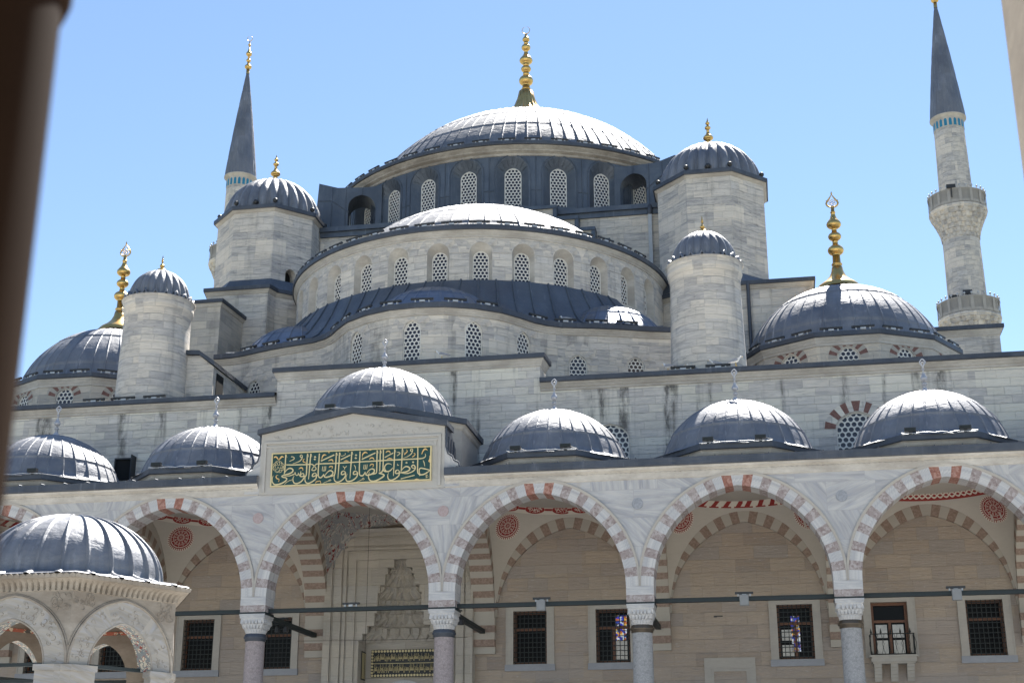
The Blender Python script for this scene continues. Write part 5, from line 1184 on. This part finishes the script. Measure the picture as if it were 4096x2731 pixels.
for i in range(5): b.box(-1.588, -1.58, 7.5 + i * .1, 7.54 + i * .1, 6.95, 7.95)
b.build('gilt_lines', 'letter', po)
b = MB(); P = lambda q, y, z: (q, 8.0 + y, 5.7 + z); ring(b, 1.25, 1.0, .22, 13, P, .0, .1, lambda j: 0); b.build('door_arch', 'white_block', po)
b = MB(); b.box(-1.2, 1.2, 8.06, 8.095, 0, 6.5); b.build('door', 'wood', po)
b = MB()
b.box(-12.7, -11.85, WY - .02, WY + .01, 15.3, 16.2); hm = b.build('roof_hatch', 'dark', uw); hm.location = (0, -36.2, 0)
b = MB(); b.box(-12.75, -12.7, WY - .1, WY, 15.3, 16.2); b.box(-12.75, -11.8, WY - .1, WY, 16.2, 16.26); b.box(-11.84, -11.8, WY - .45, WY, 15.25, 16.3); b.build('hatch_frame', 'lamp_black', uw).location = (0, -36.2, 0)

# ------------------------------------------------------------------ ablution fountain kiosk in the courtyard
KY = -19.77
kiosk = thing('fountain_kiosk', 'hexagonal marble fountain kiosk with a grey lead dome in the lower left corner', 'fountain', (.07, KY, 0))
hexr = lambda R, a: R * cos(pi / 6) / cos(((a % (pi / 3)) - pi / 6))
hp = Poly(ngon(0, 0, 2.42, 6, -60)); hin = Poly(ngon(0, 0, 2.12, 6, -60))
FK = lambda u, z, d: (*hp.at(u, d), z)
b = MB(); sf = None; ft = MB(); mo = MB(); Ls = 2.42
for i in range(6):
    uc = (hp.c[i] + hp.c[i + 1]) / 2
    A = [(x, 4.5 + z) for x, z in arch(.715, .85, 12, .25)]; A2 = [(x, 4.5 + z) for x, z in arch(1.19, 1.33, 12, .25)]
    # wall above the arch
    for F_, y in ((FK, 0), (lambda u, z, d: (*hp.at(u, -.30), z), 0)):
        for p, q in zip(A, A[1:]):
            b.face([F_(uc + p[0], p[1], 0), F_(uc + q[0], q[1], 0), F_(uc + q[0], 5.95, 0), F_(uc + p[0], 5.95, 0)], [(p[0] + i * 3, p[1]), (q[0] + i * 3, q[1]), (q[0] + i * 3, 5.95), (p[0] + i * 3, 5.95)])
        for sx in (-1, 1): x0, x1 = sorted((sx * .715, sx * (Ls / 2 - 1e-4))); b.face([F_(uc + x0, 4.5, 0), F_(uc + x1, 4.5, 0), F_(uc + x1, 5.95, 0), F_(uc + x0, 5.95, 0)], [(x0 + i * 3, 4.5), (x1 + i * 3, 4.5), (x1 + i * 3, 5.95), (x0 + i * 3, 5.95)])
    L = 0; sf = MB()
    for p, q in zip(A, A[1:]):
        l = hypot(q[0] - p[0], q[1] - p[1]); sf.face([FK(uc + p[0], p[1], .0), FK(uc + q[0], q[1], .0), FK(uc + q[0], q[1], -.30), FK(uc + p[0], p[1], -.30)], [(L + i, 0), (L + l + i, 0), (L + l + i, .3), (L + i, .3)]); L += l
    sf.build('painted_soffit', 'floral_blue', kiosk)
    fan(b, uc, 4.5, .72, .86, .47, 15, FK, lambda j: 1, .012)
    mo.tube([FK(uc + x, z, .01) for x, z in A2], .028, 6); mo.tube([FK(uc + x * 1.04, z + .03 * (x == x), .008) for x, z in A2[2:-2]], .014, 5)
    mo.tube([FK(uc + x, z, .004) for x, z in arch(.745, .885, 10, .25) and [(x, 4.5 + z) for x, z in arch(.745, .885, 10, .25)]], .018, 5)
    rn = random.Random(40 + i)      # shallow arabesque carving on the voussoirs
    for k in range(46):
        a = rn.uniform(.08, pi - .08); rr = rn.uniform(.84, 1.1); x, z = -rr * cos(a), 4.5 + rr * 1.1 * sin(a); r = rn.uniform(.03, .07); s0 = rn.uniform(0, tau)
        mo.tube([FK(uc + x + r * cos(s0 + t) * (1 - t * .15), z + r * sin(s0 + t) * (1 - t * .15), .013) for t in (0, .8, 1.6, 2.4, 3.2, 4)], .006, 4)
    for k in range(34):
        sx = rn.choice((-1, 1)); x = sx * rn.uniform(.75, 1.15); z = rn.uniform(5.55, 5.85); r = rn.uniform(.03, .08); s0 = rn.uniform(0, tau)
        if z - 4.5 > 1.36 * sqrt(max(0, 1 - (x / 1.25) ** 2)) + .05: mo.tube([FK(uc + x + r * cos(s0 + t), z + r * sin(s0 + t), .003) for t in (0, .9, 1.8, 2.7, 3.6)], .007, 4)
kw = b.build('arch_wall', ['kioskstone', 'kioskmarble'], kiosk); mo.build('moulding', 'kioskstone', kw)
for i in range(6):
    a = radians(-60) + tau * i / 6; t = bpy.data.objects.new('column', None); C.objects.link(t); t.parent = kiosk; t.location = (2.22 * cos(a), 2.22 * sin(a), 0); t.rotation_euler[2] = a
    b = MB(); b.lathe([(.24, .0), (.24, .2), (.19, .3), (.17, 3.9)], 20); b.build('shaft', 'kioskmarble', t)
    b = MB(); P = [(-.16, -.44), (.16, -.62), (.17, .62), (-.16, .44)]
    rows = [[(x * k * .62 + (0 if k > .9 else 0), y * k * (.62 if k < .7 else .8), z) for x, y in [(.5 * cos(tau * j / 16) * (1 if k < .9 else 1), .5 * sin(tau * j / 16)) for j in range(16)]] for z, k in ((3.85, .55), (4.0, .7), (4.12, .85))]
    b.grid(rows, None, 0, True, True); b.prism([(-.2, -.36), (.03, -.56), (.23, -.1), (.23, .1), (.03, .56), (-.2, .36)], 4.1, 4.38); b.prism([(-.22, -.40), (.03, -.60), (.27, -.1), (.27, .1), (.03, .60), (-.22, .40)], 4.38, 4.498); b.build('capital', 'kioskmarble', t)
for i in range(6):
    p, q = hin.q[i], hin.q[(i + 1) % 6]; d = (q - p).normalized(); a = atan2(d.y, d.x); m_ = (p + q) / 2; b = MB()
    b.box(-.86, .86, -.04, .04, -.035, .035); o = b.build('tie_bar', 'beam', kiosk); o.location = (m_.x, m_.y, 4.53); o.rotation_euler[2] = a
    b = MB(); b.box(-.9, .9, -.03, .03, -.03, .03); o = b.build('tie_bar', 'beam', kiosk); o.location = (m_.x * .98, m_.y * .98, 4.22); o.rotation_euler[2] = a
b = MB(); us = [hp.L * i / 480 for i in range(480)] + [hp.L]
rows = []
for d, z, k in ((.0, 5.90, 0), (.02, 5.91, 0), (.03, 5.93, 1), (.05, 6.0, 1), (.09, 6.06, 1), (.17, 6.105, .6), (.2, 6.11, 0), (.24, 6.12, 0), (.25, 6.205, 0), (.2, 6.21, 0)):
    rows.append([(*hp.at(u, d - k * .05 * (j % 4 == 0)), z) for j, u in enumerate(us[:-1])])
b.grid(rows, None, 0, False, True)
kc = b.build('fluted_cornice', 'kioskstone', kiosk)
b = MB()
n = int(hp.L / .115)
for i in range(n):       # scalloped stone rim
    u = hp.L * (i + .5) / n; b.face([(*hp.at(u - .055, .262), 6.125), (*hp.at(u + .055, .262), 6.125), (*hp.at(u + .055, .275), 6.175), (*hp.at(u, .28), 6.215), (*hp.at(u - .055, .275), 6.175)])
    b.face([(*hp.at(u - .055, .275), 6.175), (*hp.at(u, .28), 6.215), (*hp.at(u, .1), 6.23), (*hp.at(u - .055, .1), 6.2)]); b.face([(*hp.at(u + .055, .275), 6.175), (*hp.at(u, .28), 6.215), (*hp.at(u, .1), 6.23), (*hp.at(u + .055, .1), 6.2)])
b.build('scalloped_rim', 'kioskstone', kc)
b = MB(); rows = []; K = 24
prof = [(0, 2.70, 6.222), (.0, 2.66, 6.25), (.4, 2.4, 6.265), (.85, 2.12, 6.30), (1, 1.9, 6.37)] + [(1, 1.87 * cos(pi / 2 * t / 18), 6.4 + 1.39 * sin(pi / 2 * t / 18)) for t in range(0, 19)]
for m_, R, z in prof:
    row = []
    for j in range(K):
        for da, h in ((-.036, 0), (-.026, .03), (-.018, .7), (0, 1), (.018, .7), (.026, .03), (.036, 0), (.13, -.0)):
            a = tau * (j + .5) / K + da * min(1, .4 + .6 * R / 2.2) * (1 if R > .3 else .5); r = max(.02, hexr(R * 1.0, a) * (1 - m_) + R * m_) + .05 * h * min(1, R); row.append((r * cos(a), r * sin(a), z + .03 * h * (1 if R < 2.5 else .5)))
    rows.append(row)
b.grid(rows, None, 0, True, True)
b.build('lead_dome', 'lead', kiosk)
b = MB(); b.lathe([(2.05, 5.6), (1.85, 5.9), (1.6, 6.35), (1.1, 6.8), (.5, 7.1), (.02, 7.2)], 36, us=1.2); b.lathe([(2.13, 5.35), (2.05, 5.6)], 6, a0=radians(30), a1=radians(390)); b.build('painted_ceiling', 'floral_dome', kiosk)
b = MB(); b.lathe([(2.6, 0), (2.6, .25), (2.3, .25), (2.3, .5), (1.55, .5), (1.55, 2.2), (1.65, 2.3), (1.4, 2.35), (.02, 2.4)], 6, a0=radians(30), a1=radians(390), sm=False); b.build('basin', 'kioskmarble', kiosk)

# ------------------------------------------------------------------ edges of the gateway the photo is taken through
def edge_post(name, label, mat, x, y, r, ringz):
    t = thing(name, label, 'post', (x, y, 0)); b = MB(); b.lathe([(r, 0), (r, ringz)], 40); b.build('shaft', mat, t)
    b = MB(); b.lathe([(r, ringz), (r + .006, ringz + .006), (r + .011, ringz + .02), (r + .006, ringz + .034), (r, ringz + .04), (r + .004, ringz + .1), (r + .06, ringz + .3), (r + .08, ringz + .5), (0.02, ringz + .52)], 40); b.build('capital', mat, t)
edge_post('gate_post', 'dark brown post, out of focus, along the left edge', 'post', 13.770, -46.035, .16, 2.629)
t = thing('gate_pier', 'pale stone pier, out of focus, at the upper right edge', 'pier', (16.185, -40.483, 0))
b = MB(); b.box(0, .7, 0, .6, 0, 7); b.box(.03, .67, -.03, 0, 0, 6.8); b.build('shaft', 'jamb', t); b = MB(); b.box(-.06, .76, -.06, .66, 7, 7.4); b.build('capital', 'jamb', t)

# ------------------------------------------------------------------ lighting bars, floodlights, speakers
ORD = 'first second third fourth fifth sixth seventh eighth ninth tenth eleventh twelfth thirteenth fourteenth fifteenth sixteenth seventeenth eighteenth nineteenth twentieth'.split()
b = MB(); b.box(-.5, .5, -.05, .05, .1, .19); b.box(-.48, .48, -.062, -.05, .115, .175)
for x in (-.3, .3): b.box(x - .025, x + .025, -.03, .03, -.04, .1, 1); b.box(x - .05, x + .05, -.1, .1, -.04, -.02, 1)
b.box(-.12, .12, -.06, .06, .02, .1, 1)
bar_me = b.mesh('light_bar', ['lamp_black', 'lamp_grey'])
def bars(items, where, group):
    for i, (x, y, z, rz) in enumerate(items):
        o = bpy.data.objects.new('light_bar', bar_me); C.objects.link(o); o.location = (x, y, z); o.rotation_euler[2] = rz
        tag(o, 'black light bar on the %s, %s from the left' % (where, ORD[i] if i < 20 else 'last'), 'light bar', group)
def along(path, us, d, z): return [(*path.at(u, d), z, path.ang(u) if not isinstance(path, Poly) else atan2((path.at(u + .05) - path.at(u - .05)).y, (path.at(u + .05) - path.at(u - .05)).x)) for u in us]
bars(along(mp, [um(11.8 + 6.85 * k) for k in range(-9, 7)], .42, 38.17), 'rim of the main dome', 'light bars round the main dome')
bars(along(dp, [uz(11.0 + 7.55 * k) for k in range(-10, 8)], .14, 28.24), 'rim of the half dome', 'light bars round the half dome')
bars(along(AP, [AP.near(0) + 1.42 * k + .25 for k in range(-8, 8) if k != 3 and k != -5], .12, 22.98), 'wavy eave of the apse wall', 'light bars on the apse eave')
for sx, nm in ((-1, 'left'), (1, 'right')):
    pl = Poly(ngon(*((18.5, 18.6) if sx > 0 else (-18.8, 18.2)), 5.22, 12, -136.1 if sx > 0 else -180 + 136.1)); it = []
    for u in [pl.L * k / 24 + .7 for k in range(24)]:
        q = pl.at(u)
        if q.y < 18 and (sx > 0 or q.x < -14.2): it += along(pl, [u], .12, 22.2)
    it.sort(key=lambda q: q[0]); bars(it, '%s corner dome' % nm, 'light bars on the corner domes')
bars([(x, 7.2, 18.8, 0) for x in (-14.0, -12.6, -11.2)] + [(x, 7.2, 18.8, 0) for x in (11.5, 12.9)], 'front wall top at the round turrets', 'light bars on the wall top')
b = MB(); b.box(-.19, .19, -.1, .06, .02, .16); b.box(-.16, .16, -.112, -.1, .04, .14, 1); b.box(-.05, .05, -.03, .03, -.06, .02); b.tube([(.19, 0, .06), (.3, .02, .02), (.42, 0, -.02)], .012, 5)
fl_me = b.mesh('floodlight', ['lamp_black', 'iron'])
DN = {-2: 'second portico dome left of the gable', -1: 'portico dome left of the gable', 0: 'central dome behind the gable', 1: 'portico dome right of the gable', 2: 'second portico dome right of the gable', 3: 'rightmost portico dome'}
for k in range(-2, 4):
    ys, z = (.2, 15.88) if k == 0 else (.62, 14.1)
    for dx, sd_ in ((-.95, 'left'), (.85, 'right')):
        o = bpy.data.objects.new('floodlight', fl_me); C.objects.link(o); o.location = (k * BAY + dx, ys, z)
        tag(o, 'black box floodlight, %s of two on the %s' % (sd_, DN[k]), 'floodlight', 'box floodlights on the portico domes')
b = MB(); b.lathe([(.03, -.1), (.03, .06), (.1, .1), (.14, .2), (.1, .3), (.02, .32)], 12); sp_me = b.mesh('spotlight', ['lamp_black'])
for sx, nm in ((-1, 'left'), (1, 'right')):
    pl = Poly(ngon(sx * 12.43, 23.1, 3.02, 8, 22.5)); L_ = sorted([pl.at(pl.c[i], -.05) for i in range(8) if pl.q[i].y < 24.5] + [pl.at((pl.c[i] + pl.c[i + 1]) / 2, -.05) for i in range(8) if pl.at((pl.c[i] + pl.c[i + 1]) / 2).y < 20.5], key=lambda q: q.x)
    for i, q in enumerate(L_):
        o = bpy.data.objects.new('spotlight', sp_me); C.objects.link(o); o.location = (q.x, q.y, 33.85); tag(o, 'round black spotlight on the %s tower rim, %s from the left' % (nm, ORD[i]), 'spotlight', 'spotlights on the weight towers')
for k in (0, 1, 2, 3):
    t = thing('tie_light', {0: 'dark light bar clamped on the green tie of the portal arch', 1: 'light bar with a grey speaker on the tie right of the portal', 2: 'light bar with a grey speaker on the tie of the empty bay', 3: 'light bar with a grey speaker on the rightmost tie'}[k], 'light', (k * BAY + {0: .05, 1: 0, 2: .02, 3: 0}[k], .40, 8.72), 'fittings on the iron ties')
    b = MB(); b.box(-.3, .3, -.06, .06, .07, .14); b.build('lamp_bar', 'lamp_black', t); b = MB()
    for x in (-.2, .2): b.box(x - .02, x + .02, -.05, .05, -.14, .07)
    b.box(-.07, .07, -.05, .05, .0, .07); b.build('bracket', 'lamp_grey', t)
    if k: b = MB(); b.box(-.15, .15, -.22, -.06, -.33, .03); b.box(-.13, .13, -.232, -.22, -.31, .01); b.build('speaker', 'speaker', t)
for x, nm in ((-3.4, 'left'), (3.4, 'right')):
    t = thing('twin_spotlight', 'pair of black spotlights on the cross beam %s of the portal' % nm, 'spotlight', (x + .02, 3.0 if x < 0 else 2.2, 8.6)); b = MB(); b.box(-.05, .05, -.1, .1, .05, .12); b.box(-.2, .2, -.04, .04, .12, .16); b.build('mount', 'lamp_black', t)
    for q in (-.16, .16): b = MB(); b.lathe([(.05, .06), (.09, 0), (.11, -.16), (.02, -.17)], 10, (q, 0, -.2), sm=False); b.build('lamp_head', 'lamp_black', t)
for x, y, z, nm in ((30.2, 60.1, 49.4, 'upper'), (29.6, 60.6, 40.2, 'lower'), (30.6, 60.2, 40.4, 'lower')):
    t = thing('balcony_floodlight', 'black floodlight on the %s balcony of the right minaret%s' % (nm, '' if nm == 'upper' else (', nearer its edge' if x < 30 else ', nearer the shaft')), 'floodlight', (x, y, z), 'floodlights on the minaret'); b = MB(); b.box(-.35, .35, -.1, .1, .0, .3); b.build('housing', 'lamp_black', t); b = MB(); b.box(-.03, .03, -.04, .04, -.8, 0); b.build('stem', 'lamp_black', t)
# ------------------------------------------------------------------ gulls
def gull(label, x, y, z, rz, sc=1.):
    t = thing('gull', label, 'bird', (x, y, z), 'gulls on the roofs', rz); t.scale = (sc,) * 3
    sec = [(-.30, .17, .006, .008), (-.2, .18, .035, .03), (-.08, .2, .075, .07), (.04, .22, .085, .085), (.12, .25, .07, .075), (.165, .30, .045, .05), (.19, .35, .04, .042), (.215, .375, .042, .042), (.25, .375, .032, .032), (.27, .37, .012, .014)]
    b = MB(); b.grid([[(cx, ry * cos(tau * j / 12), cz + rz_ * sin(tau * j / 12)) for j in range(12)] for cx, cz, ry, rz_ in sec], None, 0, True, True); b.build('body', 'gull_white', t)
    for sy in (-1, 1):
        b = MB(); b.grid([[(cx, sy * (wy + .012 * sin(pi * j / 6)), cz + h * (j / 6 - .4)) for j in range(7)] for cx, cz, wy, h in ((.12, .25, .068, .05), (.04, .24, .088, .12), (-.1, .215, .078, .11), (-.24, .19, .045, .07), (-.38, .175, .01, .015))], None, 0, True); b.build('wing', 'gull_grey', t)
        b = MB(); b.tube([(.0, sy * .035, .15), (.01, sy * .035, .07), (.0, sy * .035, .0), (.05, sy * .035, .0)], .009, 6); b.build('leg', 'beak', t)
    b = MB(); b.lathe([(.014, 0), (.012, .03), (.002, .065)], 8); o = b.build('beak', 'beak', t); o.location = (.262, 0, .368); o.rotation_euler = (0, radians(95), 0)
gull('white and grey gull standing on the raised middle of the wall, facing left', 1.48, 7.35, 19.9, pi)
gull('gull on the wall top just left of the right turret, looking left', 10.9, 7.3, 18.82, pi * .8)
gull('gull crouching on the wall top in front of the right turret, between two others', 11.85, 7.35, 18.74, pi * 1.1, .85)
gull('dark backed gull on the wall top below the right end of the turret, facing left', 12.8, 7.35, 18.84, pi * 1.05)
gull('gull perched on the finial of the second dome right of the gable', 13.68, 3.6, 17.74, -.2, .9)
gull('gull standing on the junction of the wavy apse eave', 5.95, 12.5, 23.0, pi * .85)
# thin hanging lamp wire in the portal
b = MB(); b.tube([(-.42, 3.9, 13.9), (-.42, 3.9, 5)], .008, 5); tag(b.build('hanging_wire', 'iron'), 'thin dark wire hanging in the portal arch', 'wire')
b = MB(); b.tube([(-3.3, 4.6, 8.1), (-1.2, 4.6, 8.07), (1.2, 4.6, 8.07), (3.3, 4.6, 8.1)], .008, 5); tag(b.build('level_wire', 'iron'), 'thin dark wire stretched level across the portal bay', 'wire')
for k in range(-2, 4):      # lamp cables sagging along the dome rims
    zz, y0, hw_ = (15.9, .1, 1.5) if k == 0 else (14.1, .56, 1.25); r_ = random.Random(k); b = MB()
    b.tube([(k * BAY - hw_ + 2 * hw_ * i / 16, y0, zz - .015 - .05 * abs(sin(i * .8 + k)) * r_.random()) for i in range(17)], .014, 5)
    tag(b.build('lamp_cable', 'lamp_grey'), 'loose grey lamp cable along the rim of the ' + DN[k], 'cable', 'lamp cables on the portico domes')
